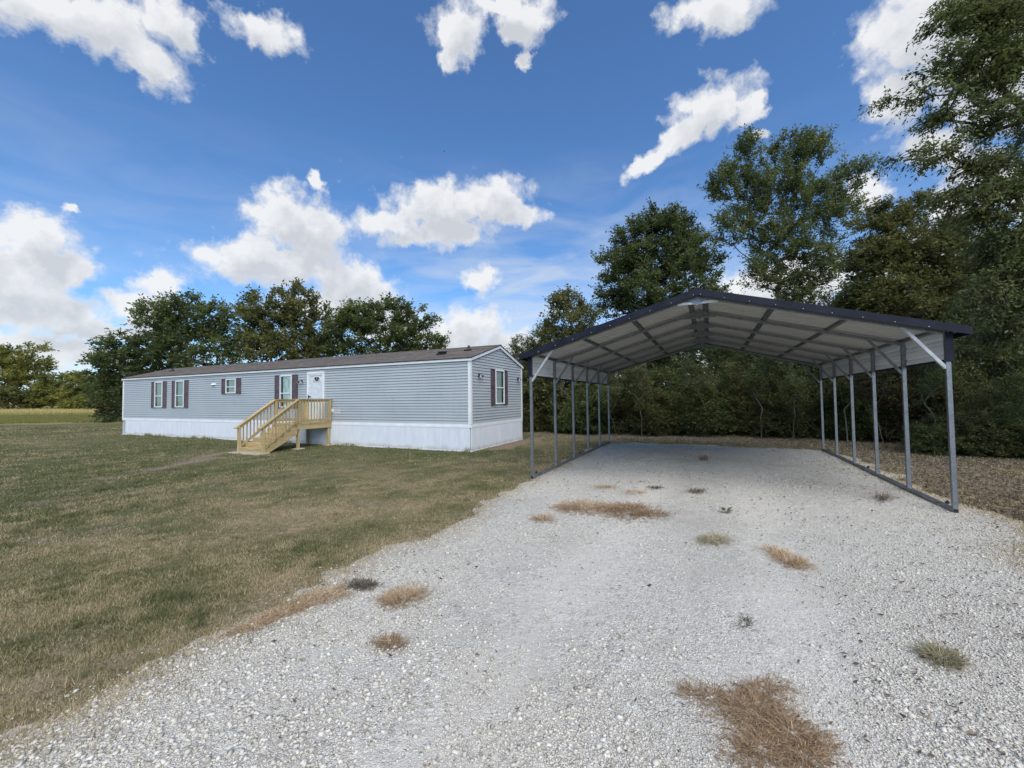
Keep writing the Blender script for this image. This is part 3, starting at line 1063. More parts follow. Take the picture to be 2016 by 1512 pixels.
# ------------------------------------------------------------------ grass blades
def blades(name, x, y, z, h, w, tint, lean=0.5, segs=1):
    n = len(x)
    a = rng.uniform(0, 2 * math.pi, n)
    b = rng.uniform(0, 2 * math.pi, n)
    ln = rng.uniform(0, lean, n)
    dx, dy = np.cos(a) * w / 2, np.sin(a) * w / 2
    tx, ty = np.cos(b) * np.sin(ln) * h, np.sin(b) * np.sin(ln) * h
    tz = np.cos(ln) * h
    if segs == 1:
        V = np.stack([np.stack([x - dx, y - dy, z], -1), np.stack([x + dx, y + dy, z], -1), np.stack([x + tx, y + ty, z + tz], -1)], 1)
        F = np.arange(3 * n).reshape(n, 3)
        return np_mesh(name, V.reshape(-1, 3), F, np.repeat(tint, 3))
    mx, my, mz = x + tx * 0.35, y + ty * 0.35, z + tz * 0.62
    V = np.stack([np.stack([x - dx, y - dy, z], -1), np.stack([x + dx, y + dy, z], -1), np.stack([mx + dx * .8, my + dy * .8, mz], -1),
                  np.stack([mx - dx * .8, my - dy * .8, mz], -1), np.stack([x + tx, y + ty, z + tz], -1)], 1)
    base = (np.arange(n) * 5)[:, None]
    F = np.concatenate([base + np.array([[0, 1, 2]]), base + np.array([[0, 2, 3]]), base + np.array([[3, 2, 4]])], 0)
    return np_mesh(name, V.reshape(-1, 3), F, np.repeat(tint, 5))


def in_house(x, y):
    hx, hy = x - H_O[0], y - H_O[1]
    u = hx * math.cos(H_A) + hy * math.sin(H_A)
    v = -hx * math.sin(H_A) + hy * math.cos(H_A)
    return (u > -0.01) & (u < HW) & (v > 0) & (v < HL)


def make_lawn():
    X, Y = sample_ground(1100000, 1.9, 32.0, 1.25, half=1.3)
    e = edist(X, Y)
    dry, bare, lit = masks(X, Y)
    tuftn = fbm(X, Y, 5.0, 2)
    p = (1 - 0.85 * bare) * (0.35 + 0.9 * sstep(0.35, 0.6, tuftn)) * np.where(lit > 0.5, 0.55, 1.0)
    p = np.where(e > 0, 0.55 * np.exp(-e * 7), p)
    p = np.where((e > -0.25) & (e <= 0), p * 0.75, p)
    keep = (rng.random(len(X)) < p) & ~in_house(X, Y)
    X, Y, dry, lit, e = X[keep][:580000], Y[keep][:580000], dry[keep][:580000], lit[keep][:580000], e[keep][:580000]
    d = np.hypot(X, Y)
    h = rng.uniform(0.014, 0.042, len(X)) * (1 + 0.25 * (fbm(X, Y, 1.5, 2) - 0.5)) * (1 + 0.01 * d)
    clump = sstep(0.60, 0.74, fbm(X + 9, Y, 4.5, 3))
    h = h * (1 + 0.9 * clump)
    w = 0.0018 + 0.00125 * d * rng.uniform(0.7, 1.3, len(X))
    tint = np.clip(0.03 - 0.28 * clump + np.where((e > -0.05) | (lit > 0.5), 0.35, 0) + dry * 0.85 + rng.normal(0, 0.28, len(X)) + 0.05 + (fbm(X, Y, 3.5, 2) - .5) * .8 + (fbm(X, Y, 11, 2) - .5) * .5, 0, 1)
    me = blades('lawn_grass', X, Y, np.where(e > 0, gravel_z(X, Y), -0.006) , h, w, tint, 1.25)
    o = link_mesh('lawn_grass', me, GRASSM)
    o['kind'] = 'stuff'; o['label'] = 'short mown patchy green and straw coloured lawn grass'
    # weeds along the foot of the skirting
    n = 2600
    v = rng.random(n) * HL
    v = v[(fbm(v, v * 0, 1.3, 3) > 0.47)]
    u = -0.03 - np.abs(rng.normal(0, 0.06, len(v)))
    x = H_O[0] + u * math.cos(H_A) - v * math.sin(H_A)
    y = H_O[1] + u * math.sin(H_A) + v * math.cos(H_A)
    h = rng.uniform(0.04, 0.16, len(x)) * sstep(0.4, 0.7, fbm(v, v * 0 + 3, 2.5, 2)) + 0.03
    me = blades('skirting_weeds', x, y, x * 0 - 0.006, h, np.full(len(x), 0.012), np.clip(rng.normal(0.25, 0.2, len(x)), 0, 1), 0.7, 2)
    o = link_mesh('skirting_weeds', me, GRASSM)
    o['kind'] = 'stuff'; o['label'] = 'taller untrimmed grass against the white skirting of the house'
    # the unmown field beyond the lawn on the left
    n = 110000
    Y = 33 * (108 / 33) ** rng.random(n)
    X = -Y * rng.uniform(0.88, 1.36, n)
    d = np.hypot(X, Y)
    k = ~in_house(X, Y) & (Y > 34.5 + 5 * fbm(X, Y, 0.25, 3))
    X, Y, d = X[k], Y[k], d[k]
    gold = sstep(56, 68, Y + 10 * (fbm(X, Y, 0.12, 2) - .5))
    h = 0.10 + 0.12 * rng.random(len(X)) + gold * 0.75 * rng.random(len(X))
    me = blades('field_grass', X, Y, X * 0, h, 0.03 + 0.0008 * d, np.clip(0.22 + gold * 0.6 + rng.normal(0, .15, len(X)), 0, 1), 0.5)
    o = link_mesh('field_grass', me, GOLDM)
    o['kind'] = 'stuff'; o['label'] = 'unmown field grass turning gold towards the far trees'
    # dry grass and leaf litter round the back and right of the carport
    X, Y = sample_ground(60000, 4.0, 23.0, 1.2, half=1.35, lo=0.0)
    e = edist(X, Y)
    td = segdist(X, Y, TL)
    dry, bare, lit = masks(X, Y)
    k = (e < -0.02) & (rng.random(len(X)) < 0.75) & ~in_house(X, Y) & (lit > 0.3)
    X, Y = X[k], Y[k]
    n = len(X)
    P = np.stack([rng.uniform(-1, 1, (n, 3)), rng.uniform(-1, 1, (n, 3))], -1)
    r = (0.012 + 0.02 * rng.random(n)) * (1 + 0.04 * Y)
    a = rng.uniform(0, 6.28, n)
    V = np.zeros((n, 4, 3))
    for i, (lx, ly) in enumerate(((-1, 0), (0, -.5), (1, 0), (0, .5))):
        V[:, i, 0] = X + r * (lx * np.cos(a) - ly * np.sin(a))
        V[:, i, 1] = Y + r * (lx * np.sin(a) + ly * np.cos(a))
        V[:, i, 2] = 0.006 + rng.random(n) * 0.02
    me = np_mesh('leaf_litter', V.reshape(-1, 3), np.arange(4 * n).reshape(n, 4), np.repeat(np.clip(rng.normal(0.45, 0.25, n), 0, 1), 4))
    o = link_mesh('leaf_litter', me, LITTER)
    o['kind'] = 'stuff'; o['label'] = 'brown fallen leaves on the shaded ground by the thicket'
    # leaf scraps blown over the gravel, most under the carport and to the right
    X, Y = sample_ground(42000, 2.0, 16.0, 1.1, half=1.3, lo=-0.6)
    e = edist(X, Y)
    cu_ = (X - C_O[0]) * math.cos(C_A) + (Y - C_O[1]) * math.sin(C_A)
    cv_ = -(X - C_O[0]) * math.sin(C_A) + (Y - C_O[1]) * math.cos(C_A)
    w = np.clip(0.05 + 0.5 * sstep(-3.0, 2.5, cv_) + 0.35 * sstep(3.5, 6.5, cu_), 0, 1) * (0.25 + sstep(0.4, 0.65, fbm(X, Y, 1.2, 3)))
    k = (e > 0) & (rng.random(len(X)) < w * 0.62)
    X, Y = X[k], Y[k]
    n = len(X)
    r = (0.0045 + 0.011 * rng.random(n) ** 2) * (1 + 0.07 * Y)
    a = rng.uniform(-0.9, 0.5, n)
    V = np.zeros((n, 4, 3))
    z0 = gravel_z(X, Y)
    for i, (lx, ly) in enumerate(((-1.3, 0), (0.2, -.28), (1.2, 0.2), (-0.1, .3))):
        V[:, i, 0] = X + r * (lx * np.cos(a) - ly * np.sin(a))
        V[:, i, 1] = Y + r * (lx * np.sin(a) + ly * np.cos(a))
        V[:, i, 2] = z0 + 0.010 + rng.random(n) * 0.018
    me = np_mesh('leaf_scraps', V.reshape(-1, 3), np.arange(4 * n).reshape(n, 4), np.repeat(np.clip(rng.normal(0.35, 0.25, n), 0, 1), 4))
    o = link_mesh('leaf_scraps', me, LITTER)
    o['kind'] = 'stuff'; o['label'] = 'small dark leaf scraps scattered over the gravel'


make_lawn()


# ------------------------------------------------------------------ mobile home
home = thing('mobile_home', 'long grey single-wide mobile home with white skirting and plum shutters', 'mobile home', (*H_O, 0), H_A)
Z_SK, Z_TR, Z_EAVE, Z_RIDGE = 0.80, 0.925, 3.04, 3.80
COURSE = (Z_EAVE + 0.02 - Z_TR) / 21.0


def lap_wall(name, along, z0, n, top=None):
    """lap siding: a sawtooth of courses; along = (origin, unit along, length, unit outward)"""
    o, a, ln, out = along
    mb = MB()
    for i in range(n):
        zb, zt = z0 + i * COURSE, z0 + (i + 1) * COURSE
        if top:
            s0, s1 = top(zb)
            t0, t1 = top(zt)
            if s1 - s0 < 0.05:
                break
            if t1 < t0:
                t0 = t1 = (t0 + t1) / 2
        else:
            s0, s1 = 0, ln
            t0, t1 = 0, ln
        P = lambda s, d, z: (o[0] + a[0] * s + out[0] * d, o[1] + a[1] * s + out[1] * d, z)
        k = len(mb.v)
        mid = zb + COURSE * 0.52
        # double-four profile: butt edge proud, small step in the middle
        mb.v += [P(s0, 0.0, zb), P(s1, 0.0, zb), P(s1, 0.028, zb), P(s0, 0.028, zb), P(t1, 0.001, zt), P(t0, 0.001, zt)]
        mb.v += [P(t1, 0.010, zt - 0.018), P(t0, 0.010, zt - 0.018), P(t1, -0.004, zt - 0.016), P(t0, -0.004, zt - 0.016)]
        mb.f += [(k + 0, k + 1, k + 2, k + 3), (k + 3, k + 2, k + 6, k + 7), (k + 7, k + 6, k + 8, k + 9), (k + 9, k + 8, k + 4, k + 5)]
    return mb.build(name, SIDING, home, kind='stuff')


lap_wall('siding', ((0, 0), (0, 1), HL, (-1, 0)), Z_TR, 21)
lap_wall('siding', ((0, 0), (1, 0), HW, (0, -1)), Z_TR, 21)
lap_wall('siding', ((HW, 0), (0, 1), HL, (1, 0)), Z_TR, 21)
lap_wall('siding', ((0, HL), (1, 0), HW, (0, 1)), Z_TR, 21)
SLOPE = (Z_RIDGE - 3.13) / (HW / 2)


def gtop(z):
    s = max(0.0, (z - 3.06) / SLOPE)
    return (s, HW - s)


zg = Z_TR + 21 * COURSE
lap_wall('gable_siding', ((0, 0), (1, 0), HW, (0, -1)), zg, 8, gtop)
lap_wall('gable_siding', ((0, HL), (1, 0), HW, (0, 1)), zg, 8, gtop)
# body behind the siding so nothing is see-through
cb = MB()
cb.box(0.02, HW - 0.02, 0.02, HL - 0.02, 0.03, Z_EAVE + 0.03)
cb.extrude([(0.04, 0.03, Z_EAVE + 0.03), (HW - 0.04, 0.03, Z_EAVE + 0.03), (HW / 2, 0.03, Z_RIDGE - 0.08)], (0, HL - 0.06, 0))
cb.build('body', SIDING, home)

# skirting panels, each with its ribs
PW = 0.406


def skirt_mesh():
    mb = MB()
    ribs = 4
    w = PW / ribs
    prof = []
    for i in range(ribs):
        y0 = i * w
        prof += [(0.0, y0 + 0.001, 0), (-0.016, y0 + 0.008, 0), (-0.016, y0 + w * 0.5 - 0.005, 0), (-0.009, y0 + w * 0.5, 0), (-0.016, y0 + w * 0.5 + 0.005, 0), (-0.016, y0 + w - 0.008, 0), (0.0, y0 + w - 0.001, 0)]
    prof += [(0.012, PW - 0.001, 0), (0.012, 0.001, 0)]
    mb.extrude(prof, (0, 0, Z_SK + 0.01))
    me = mb.mesh('skirting_panel')
    me.materials.append(WHITE)
    return me


SKM = skirt_mesh()
nfr = int(HL / PW)
for side in (0, 1):
    for i in range(nfr):
        o = link_mesh('skirting_panel', SKM, None, home)
        if side == 0:
            o.location = (-0.012, i * PW + 0.02, 0.0)
        else:
            o.location = (HW + 0.012, (i + 1) * PW + 0.02, 0.0); o.rotation_euler = (0, 0, math.pi)
nge = int(HW / PW)
for side in (0, 1):
    for i in range(nge + 1):
        o = link_mesh('skirting_panel', SKM, None, home)
        s = min(1.0, (HW - i * PW) / PW)
        o.scale = (1, s, 1)
        if side == 0:
            o.location = (i * PW + s * PW, -0.012, 0.0); o.rotation_euler = (0, 0, math.pi / 2)
        else:
            o.location = (i * PW, HL + 0.012, 0.0); o.rotation_euler = (0, 0, -math.pi / 2)
for nm, z0, z1, d0, d1 in (('skirting_trim', Z_SK - 0.012, Z_SK + 0.055, -0.034, -0.001), ('skirting_trim', Z_SK + 0.0555, Z_TR + 0.006, -0.024, -0.0), ('ground_track', -0.02, 0.035, -0.030, -0.002)):
    MB().box(d0, d1, -0.02, HL + 0.02, z0, z1).build(nm, TRIM, home, bevel=0.003)
    MB().box(-0.02, HW + 0.02, d0, d1, z0 - 0.001, z1 - 0.001).build(nm, TRIM, home, bevel=0.003)
    MB().box(HW - d1, HW - d0, -0.02, HL + 0.02, z0, z1).build(nm, TRIM, home)
# corner posts
for (x, y) in ((0, 0), (HW, 0), (0, HL), (HW, HL)):
    sx = 1 if x == 0 else -1
    sy = 1 if y == 0 else -1
    mb = MB()
    mb.box(*sorted((x - sx * 0.030, x + sx * 0.078)), *sorted((y - sy * 0.030, y - sy * 0.004)), Z_TR - 0.03, 3.06)
    mb.box(*sorted((x - sx * 0.030, x - sx * 0.004)), *sorted((y - sy * 0.0035, y + sy * 0.078)), Z_TR - 0.03, 3.06)
    mb.build('corner_trim', TRIM, home)
# eave fascia and rake boards
for sx in (0, 1):
    x0, x1 = (-0.075, -0.045) if sx == 0 else (HW + 0.045, HW + 0.075)
    MB().box(x0, x1, -0.05, HL + 0.05, Z_EAVE + 0.0, 3.145).build('fascia', TRIM, home, bevel=0.003)
    xs0, xs1 = (-0.044, 0.0) if sx == 0 else (HW, HW + 0.044)
    MB().box(xs0, xs1, -0.05, HL + 0.05, Z_EAVE + 0.012, Z_EAVE + 0.022).build('soffit', TRIM, home)
for y0 in (-0.075, HL + 0.045):
    for sx in (-1, 1):
        xa = HW / 2 + sx * (HW / 2 + 0.077)
        xm = HW / 2
        za = 3.145
        prof = [(xa, y0, za - 0.115), (xm + sx * 0.002, y0, Z_RIDGE - 0.115), (xm + sx * 0.002, y0, Z_RIDGE - 0.004), (xa, y0, za - 0.004)]
        MB().extrude(prof, (0, 0.03, 0)).build('rake_board', TRIM, home)
        prof = [(xa, y0 + (0.031 if y0 < 0 else -0.04), za - 0.02), (xm, y0 + (0.031 if y0 < 0 else -0.04), Z_RIDGE - 0.02), (xm, y0 + (0.031 if y0 < 0 else -0.04), Z_RIDGE - 0.012), (xa, y0 + (0.031 if y0 < 0 else -0.04), za - 0.012)]
        MB().extrude(prof, (0, 0.045, 0)).build('rake_soffit', TRIM, home)


def roof_side(s):
    mb = MB()
    y0, y1 = -0.095, HL + 0.095
    nC = 16
    run = HW / 2 + 0.10
    rise = Z_RIDGE - 3.135
    for i in range(nC):
        a, b = i / nC, (i + 1) / nC
        xa, xb = HW / 2 + s * run * (1 - a), HW / 2 + s * run * (1 - b)
        za, zb = 3.15 + rise * a, 3.15 + rise * b
        th = 0.009
        # each course lies on the one below it, butt edge up
        mb.extrude([(xa, y0, za), (xa, y0, za + th), (xb, y0, zb + 0.001), (xb, y0, zb - 0.006)], (0, y1 - y0, 0))
    return mb


roof = MB()
for s in (-1, 1):
    xa = HW / 2 + s * (HW / 2 + 0.098)
    roof.extrude([(xa, -0.09, 3.142), (HW / 2, -0.09, Z_RIDGE + 0.008), (HW / 2, -0.09, Z_RIDGE - 0.012), (xa, -0.09, 3.125)], (0, HL + 0.18, 0))
roofo = roof.build('roof', DARK, home)
for s in (-1, 1):
    sh = roof_side(s).build('shingle_courses', SHINGLE, roofo, kind='stuff')
rc = MB()
for s in (-1, 1):
    rc.extrude([(HW / 2 + s * 0.15, -0.095, Z_RIDGE - 0.012), (HW / 2, -0.095, Z_RIDGE + 0.033), (HW / 2, -0.095, Z_RIDGE + 0.024), (HW / 2 + s * 0.15, -0.095, Z_RIDGE - 0.024)], (0, HL + 0.19, 0))
rc.build('ridge_cap', SHINGLE, roofo)


def on_roof(x, y):
    return 3.16 + (Z_RIDGE - 3.135) * (1 - abs(x - HW / 2) / (HW / 2 + 0.1))


# roof vents: a low hood and a pipe with flashing near the gable, a pipe at the far end
def pipe_vent(x, y, h=0.2):
    z = on_roof(x, y)
    mb = MB()
    mb.tube((x, y, z - 0.03), (x, y, z + h), 0.036, 0.036, 10)
    mb.tube((x, y, z - 0.02), (x, y, z + 0.10), 0.11, 0.045, 10)
    mb.tube((x, y, z + h), (x, y, z + h + 0.02), 0.052, 0.052, 10)
    mb.box(x - 0.14, x + 0.14, y - 0.14, y + 0.14, z - 0.03, z + 0.012)
    return mb.build('pipe_vent', BLACK, roofo)


pipe_vent(1.35, 0.85, 0.15)
pipe_vent(1.2, 20.3, 0.2)
mb = MB()
xv, yv = 0.85, 1.7
zv = on_roof(xv, yv)
mb.box(xv - 0.15, xv + 0.15, yv - 0.16, yv + 0.16, zv - 0.06, zv + 0.02)
mb.box(xv - 0.10, xv + 0.12, yv - 0.11, yv + 0.11, zv + 0.02, zv + 0.09)
mb.quadbox([(xv - 0.19, yv - 0.14, zv + 0.06), (xv + 0.15, yv - 0.14, zv + 0.09), (xv + 0.15, yv + 0.14, zv + 0.09), (xv - 0.19, yv + 0.14, zv + 0.06),
            (xv - 0.17, yv - 0.12, zv + 0.085), (xv + 0.13, yv - 0.12, zv + 0.125), (xv + 0.13, yv + 0.12, zv + 0.125), (xv - 0.17, yv + 0.12, zv + 0.085)])
mb.build('hooded_vent', BLACK, roofo)


def wpart(mb, name, m, parent, face, **k):
    return mb.build(name, m, parent, **k)


def wall_box(face, s0, s1, d0, d1, z0, z1, mb=None):
    """box on a wall: s along it, d outward. face 'f' front (x=0, outward -x), 'g' gable (y=0, outward -y)"""
    mb = mb or MB()
    if face == 'f':
        return mb.box(-d1, -d0, s0, s1, z0, z1)
    return mb.box(s0, s1, -d1, -d0, z0, z1)


def window(face, s0, s1, z0, z1, gap=0.09, inner=BLIND, mid=0.5, gapside=1):
    fr = MB()
    w = 0.045
    wall_box(face, s0, s1, 0.0, 0.075, z1 - w, z1, fr)
    wall_box(face, s0, s1, 0.0, 0.075, z0, z0 + w, fr)
    wall_box(face, s0, s0 + w, 0.0, 0.073, z0 + w, z1 - w, fr)
    wall_box(face, s1 - w, s1, 0.0, 0.073, z0 + w, z1 - w, fr)
    wo_ = fr.build('window', TRIM, home)
    zm = z0 + (z1 - z0) * mid
    wall_box(face, s0 + w, s1 - w, 0.030, 0.067, zm - 0.018, zm + 0.018).build('sash_rail', TRIM, wo_)
    wall_box(face, s0 + w, s1 - w, 0.026, 0.029, z0 + w, z1 - w).build('unlit_room_sheet', DARK, wo_)  # near-black sheet standing in for the shade of the room and reveal
    b0, b1 = s0 + w, s1 - w - gap
    if gapside < 0:
        b0, b1 = s0 + w + gap, s1 - w
    mb = MB()
    ns = max(6, int((z1 - z0 - 2 * w) / 0.05))
    for i in range(ns):
        za = z0 + w + (z1 - z0 - 2 * w) * i / ns
        zb = z0 + w + (z1 - z0 - 2 * w) * (i + 1) / ns
        if inner is BLIND:
            if face == 'f':
                mb.quadbox([(-0.040, b0, za), (-0.032, b0, za), (-0.032, b1, za), (-0.040, b1, za), (-0.036, b0, zb - .003), (-0.032, b0, zb - .003), (-0.032, b1, zb - .003), (-0.036, b1, zb - .003)])
            else:
                mb.quadbox([(b0, -0.040, za), (b1, -0.040, za), (b1, -0.032, za), (b0, -0.032, za), (b0, -0.036, zb - .003), (b1, -0.036, zb - .003), (b1, -0.032, zb - .003), (b0, -0.032, zb - .003)])
    if inner is not BLIND:
        nF = 12
        for i in range(nF):
            a, b = b0 + (b1 - b0) * i / nF, b0 + (b1 - b0) * (i + 1) / nF
            da, db = (0.033, 0.041) if i % 2 else (0.041, 0.033)
            mb.quadbox([(-da, a, z0 + w), (-da + .002, a, z0 + w), (-db + .002, b, z0 + w), (-db, b, z0 + w),
                        (-da, a, z1 - w), (-da + .002, a, z1 - w), (-db + .002, b, z1 - w), (-db, b, z1 - w)])
    mb.build('blind' if inner is BLIND else 'curtain', inner, wo_)
    wall_box(face, s0 + w, s1 - w, 0.054, 0.057, zm + 0.018, z1 - w).build('pane', GLASS, wo_)
    wall_box(face, s0 + w, s1 - w, 0.045, 0.048, z0 + w, zm - 0.018).build('pane', GLASS, wo_)
    return wo_


def shutter(face, s0, s1, z0, z1):
    mb = MB()
    w = 0.045
    zm = (z0 + z1) / 2
    wall_box(face, s0, s1, 0.018, 0.036, z0, z1, mb)
    for (a, b, c, d) in ((s0, s1, z1 - w, z1), (s0, s1, z0, z0 + w), (s0, s0 + w, z0 + w, z1 - w), (s1 - w, s1, z0 + w, z1 - w), (s0 + w, s1 - w, zm - w / 2, zm + w / 2)):
        wall_box(face, a, b, 0.036, 0.054, c, d, mb)
    so = mb.build('shutter', PLUM, home)
    for (c, d) in ((z0 + w + 0.03, zm - w / 2 - 0.03), (zm + w / 2 + 0.03, z1 - w - 0.03)):
        wall_box(face, s0 + w + 0.025, s1 - w - 0.025, 0.0365, 0.047, c, d).build('raised_panel', PLUM, so, bevel=0.006)
    return so


for (s0, s1, z0, z1, inner) in ((18.6, 19.34, 1.51, 2.855, BLIND), (16.64, 17.39, 1.51, 2.855, BLIND), (12.47, 13.21, 2.15, 2.825, BLIND), (8.69, 9.43, 1.49, 2.86, CURTAIN)):
    window('f', s0, s1, z0, z1, gap=0.15, inner=inner, mid=0.44, gapside=1)
    shutter('f', s0 - 0.345, s0 - 0.015, z0 - 0.03, z1 + 0.02)
    shutter('f', s1 + 0.015, s1 + 0.345, z0 - 0.03, z1 + 0.02)
window('g', 1.76, 2.50, 1.55, 2.85, gap=0.16, inner=BLIND, mid=0.48, gapside=1)
shutter('g', 1.43, 1.745, 1.51, 2.87)
shutter('g', 2.515, 2.83, 1.51, 2.87)

# front door with storm door frame and fanlight
door = wall_box('f', 6.90, 7.62, 0.004, 0.030, 0.95, 2.78).build('door', DOORM, home)
df = MB()
wall_box('f', 6.80, 7.77, 0.0, 0.062, 2.86, 2.945, df)
wall_box('f', 6.80, 6.865, 0.0, 0.060, 0.93, 2.86, df)
wall_box('f', 7.705, 7.77, 0.0, 0.060, 0.93, 2.86, df)
df.build('door_frame', TRIM, home, bevel=0.004)
sf = MB()
wall_box('f', 6.866, 7.704, 0.006, 0.050, 2.785, 2.858, sf)
wall_box('f', 6.866, 6.925, 0.006, 0.048, 0.945, 2.785, sf)
wall_box('f', 7.63, 7.704, 0.006, 0.048, 0.945, 2.785, sf)
sf.build('storm_door_frame', DOORM, home, bevel=0.004)
c_y, c_z, R0, R1 = 7.22, 2.50, 0.055, 0.235
for i in range(4):
    a0, a1 = math.pi * (i / 4) + 0.07, math.pi * ((i + 1) / 4) - 0.07
    mb = MB()
    prof = [(-0.031, c_y + r * math.cos(a), c_z + r * math.sin(a)) for r, a in ((R0, a0), (R1, a0), (R1, (2 * a0 + a1) / 3), (R1, (a0 + 2 * a1) / 3), (R1, a1), (R0, a1))]
    mb.extrude(prof, (-0.003, 0, 0))
    mb.build('fanlight_pane', BLIND if i % 3 == 0 else DARK, door)
mb = MB()
for i in range(12):
    a0, a1 = math.pi * i / 12, math.pi * (i + 1) / 12
    mb.extrude([(-0.0305, c_y + r * math.cos(a), c_z + r * math.sin(a)) for r, a in ((R1 + 0.003, a0), (R1 + 0.028, a0), (R1 + 0.028, a1), (R1 + 0.003, a1))], (-0.010, 0, 0))
mb.build('fanlight_frame', TRIM, door)
mb = MB().tube((-0.028, 7.57, 1.93), (-0.085, 7.57, 1.93), 0.012, 0.012, 8)
mb.tube((-0.075, 7.57, 1.93), (-0.105, 7.57, 1.93), 0.030, 0.026, 12)
mb.build('door_knob', BLACK, door)
mb = wall_box('f', 7.66, 7.69, 0.0485, 0.075, 1.86, 1.99)
wall_box('f', 7.655, 7.67, 0.075, 0.09, 1.84, 2.01, mb)
mb.build('storm_door_latch', BLACK, home)

# wall lamp by the door, twin flood lamps on the gable end
def lamp_twin(face, s, z, sc=1.0, heads=2):
    mb = MB()
    if face == 'f':
        P = lambda a, d, h: (-d, s + a * sc, z + h * sc)
    else:
        P = lambda a, d, h: (s + a * sc, -d, z + h * sc)
    mb.tube(P(0, 0.016, 0), P(0, 0.045, 0), 0.06 * sc, 0.055 * sc, 12)
    lo = mb.build('wall_lamp', BLACK, home)
    for k in ((-1, 1) if heads == 2 else (1,)):
        h = MB()
        h.tube(P(0.0, 0.04, 0), P(0.055 * k, 0.085, -0.01), 0.014 * sc, 0.014 * sc, 6)
        h.tube(P(0.05 * k, 0.08, 0.0), P(0.10 * k, 0.15, -0.05), 0.028 * sc, 0.052 * sc, 12)
        h.build('lamp_head', BLACK, lo)
        g = MB().tube(P(0.101 * k, 0.1515, -0.0505), P(0.104 * k, 0.156, -0.053), 0.046 * sc, 0.046 * sc, 12)
        g.build('lamp_glass', PANELS, lo)
    return lo


lamp_twin('f', 8.12, 2.575, 1.0)
lamp_twin('g', 0.55, 2.58, 0.95)
lamp_twin('g', 3.86, 2.58, 0.85)
# dryer vent hood, a short weathered patch of siding by the porch, outlet box
mb = MB()
mb.box(-0.02, -0.006, 14.03, 14.37, 2.57, 2.66)
mb.quadbox([(-0.09, 14.05, 2.57), (-0.02, 14.05, 2.57), (-0.02, 14.35, 2.57), (-0.09, 14.35, 2.57), (-0.035, 14.06, 2.65), (-0.02, 14.06, 2.65), (-0.02, 14.34, 2.65), (-0.035, 14.34, 2.65)])
mb.build('vent_hood', TRIM, home)
zz = Z_TR + 3 * COURSE
mb = MB()
for i in range(2):
    za = zz + i * COURSE
    mb.quadbox([(-0.026, 5.91, za + 0.002), (-0.012, 5.91, za + 0.002), (-0.012, 6.60, za + 0.002), (-0.026, 6.60, za + 0.002),
                (-0.010, 5.91, za + COURSE - 0.004), (-0.002, 5.91, za + COURSE - 0.004), (-0.002, 6.60, za + COURSE - 0.004), (-0.010, 6.60, za + COURSE - 0.004)])
pt = mb.build('siding_patch', mat('paler_siding', rough=0.5, build=vary((0.47, 0.50, 0.54), (0.54, 0.57, 0.60), 3)), home)
pt['label'] = 'paler replaced piece of siding'
wall_box('f', 6.28, 6.38, 0.012, 0.05, 1.30, 1.43).build('outlet_cover', TRIM, home)

# ------------------------------------------------------------------ wooden porch with stairs
porch = thing('wooden_porch', 'raw yellow pine porch landing with stairs and baluster railings at the front door', 'porch', (*hpt(-0.05, 6.4), 0), H_A)
# local x: outward is -x (0 at the wall side .. -1.46 front edge), local y: 0 (near end) .. 1.29
PD, PWD, PZ = 1.47, 1.30, 0.93


def pb(name, a, b, w, h, up=(0, 0, 1)):
    return beam(name, a, b, w, h, WOOD, porch, 0.003, up)


nbd = 10
for i in range(nbd):        # deck boards run along the wall
    x = -PD + (i + 0.5) * PD / nbd
    pb('deck_board', (x, -0.03, PZ - 0.019 + rng.uniform(-.001, .001)), (x, PWD + 0.03, PZ - 0.019), PD / nbd - 0.008, 0.036)
pb('rim_joist', (-PD + 0.02, 0.0, PZ - 0.135), (0.0, 0.0, PZ - 0.135), 0.038, 0.19)
pb('rim_joist', (-PD + 0.02, PWD, PZ - 0.135), (0.0, PWD, PZ - 0.135), 0.038, 0.19)
pb('rim_joist', (-PD + 0.001, -0.019, PZ - 0.135), (-PD + 0.001, PWD + 0.019, PZ - 0.135), 0.038, 0.188)
for yy in (0.43, 0.86):
    pb('joist', (-PD + 0.02, yy, PZ - 0.130), (0.0, yy, PZ - 0.130), 0.038, 0.18)
PS = 0.089
for (x, y, top) in ((-PD + 0.065, 0.068, 1.80), (-PD + 0.065, PWD - 0.068, 1.80), (-0.07, 0.068, 1.80), (-0.07, PWD - 0.068, 1.80)):
    pb('post', (x, y, -0.05), (x, y, PZ - 0.235 if False else PZ - 0.04), PS, PS)
    yy = 0.0 - 0.064 if y < 0.5 else PWD + 0.064
for (x, y) in ((-PD + 0.05, 0.0), (-PD + 0.05, PWD), (-0.06, 0.0), (-0.06, PWD)):
    pb('railing_post', (x, y + (0.065 if False else 0), PZ + 0.001), (x, y, 1.80), PS, PS)
for (y) in (0.0, PWD):
    pb('handrail', (-PD - 0.02, y, 1.822), (0.0, y, 1.822), 0.135, 0.036)
    pb('top_rail', (-PD + 0.096, y, 1.755), (-0.106, y, 1.755), 0.038, 0.088)
    pb('bottom_rail', (-PD + 0.096, y, PZ + 0.09), (-0.106, y, PZ + 0.09), 0.036, 0.088)
    s = -0.045 if y == 0 else 0.045
    nbal = 10
    for i in range(nbal):
        x = -PD + 0.15 + i * (PD - 0.30) / (nbal - 1)
        pb('baluster', (x, y + s * 0.82, PZ + 0.05), (x, y + s * 0.82, 1.795), 0.034, 0.034)
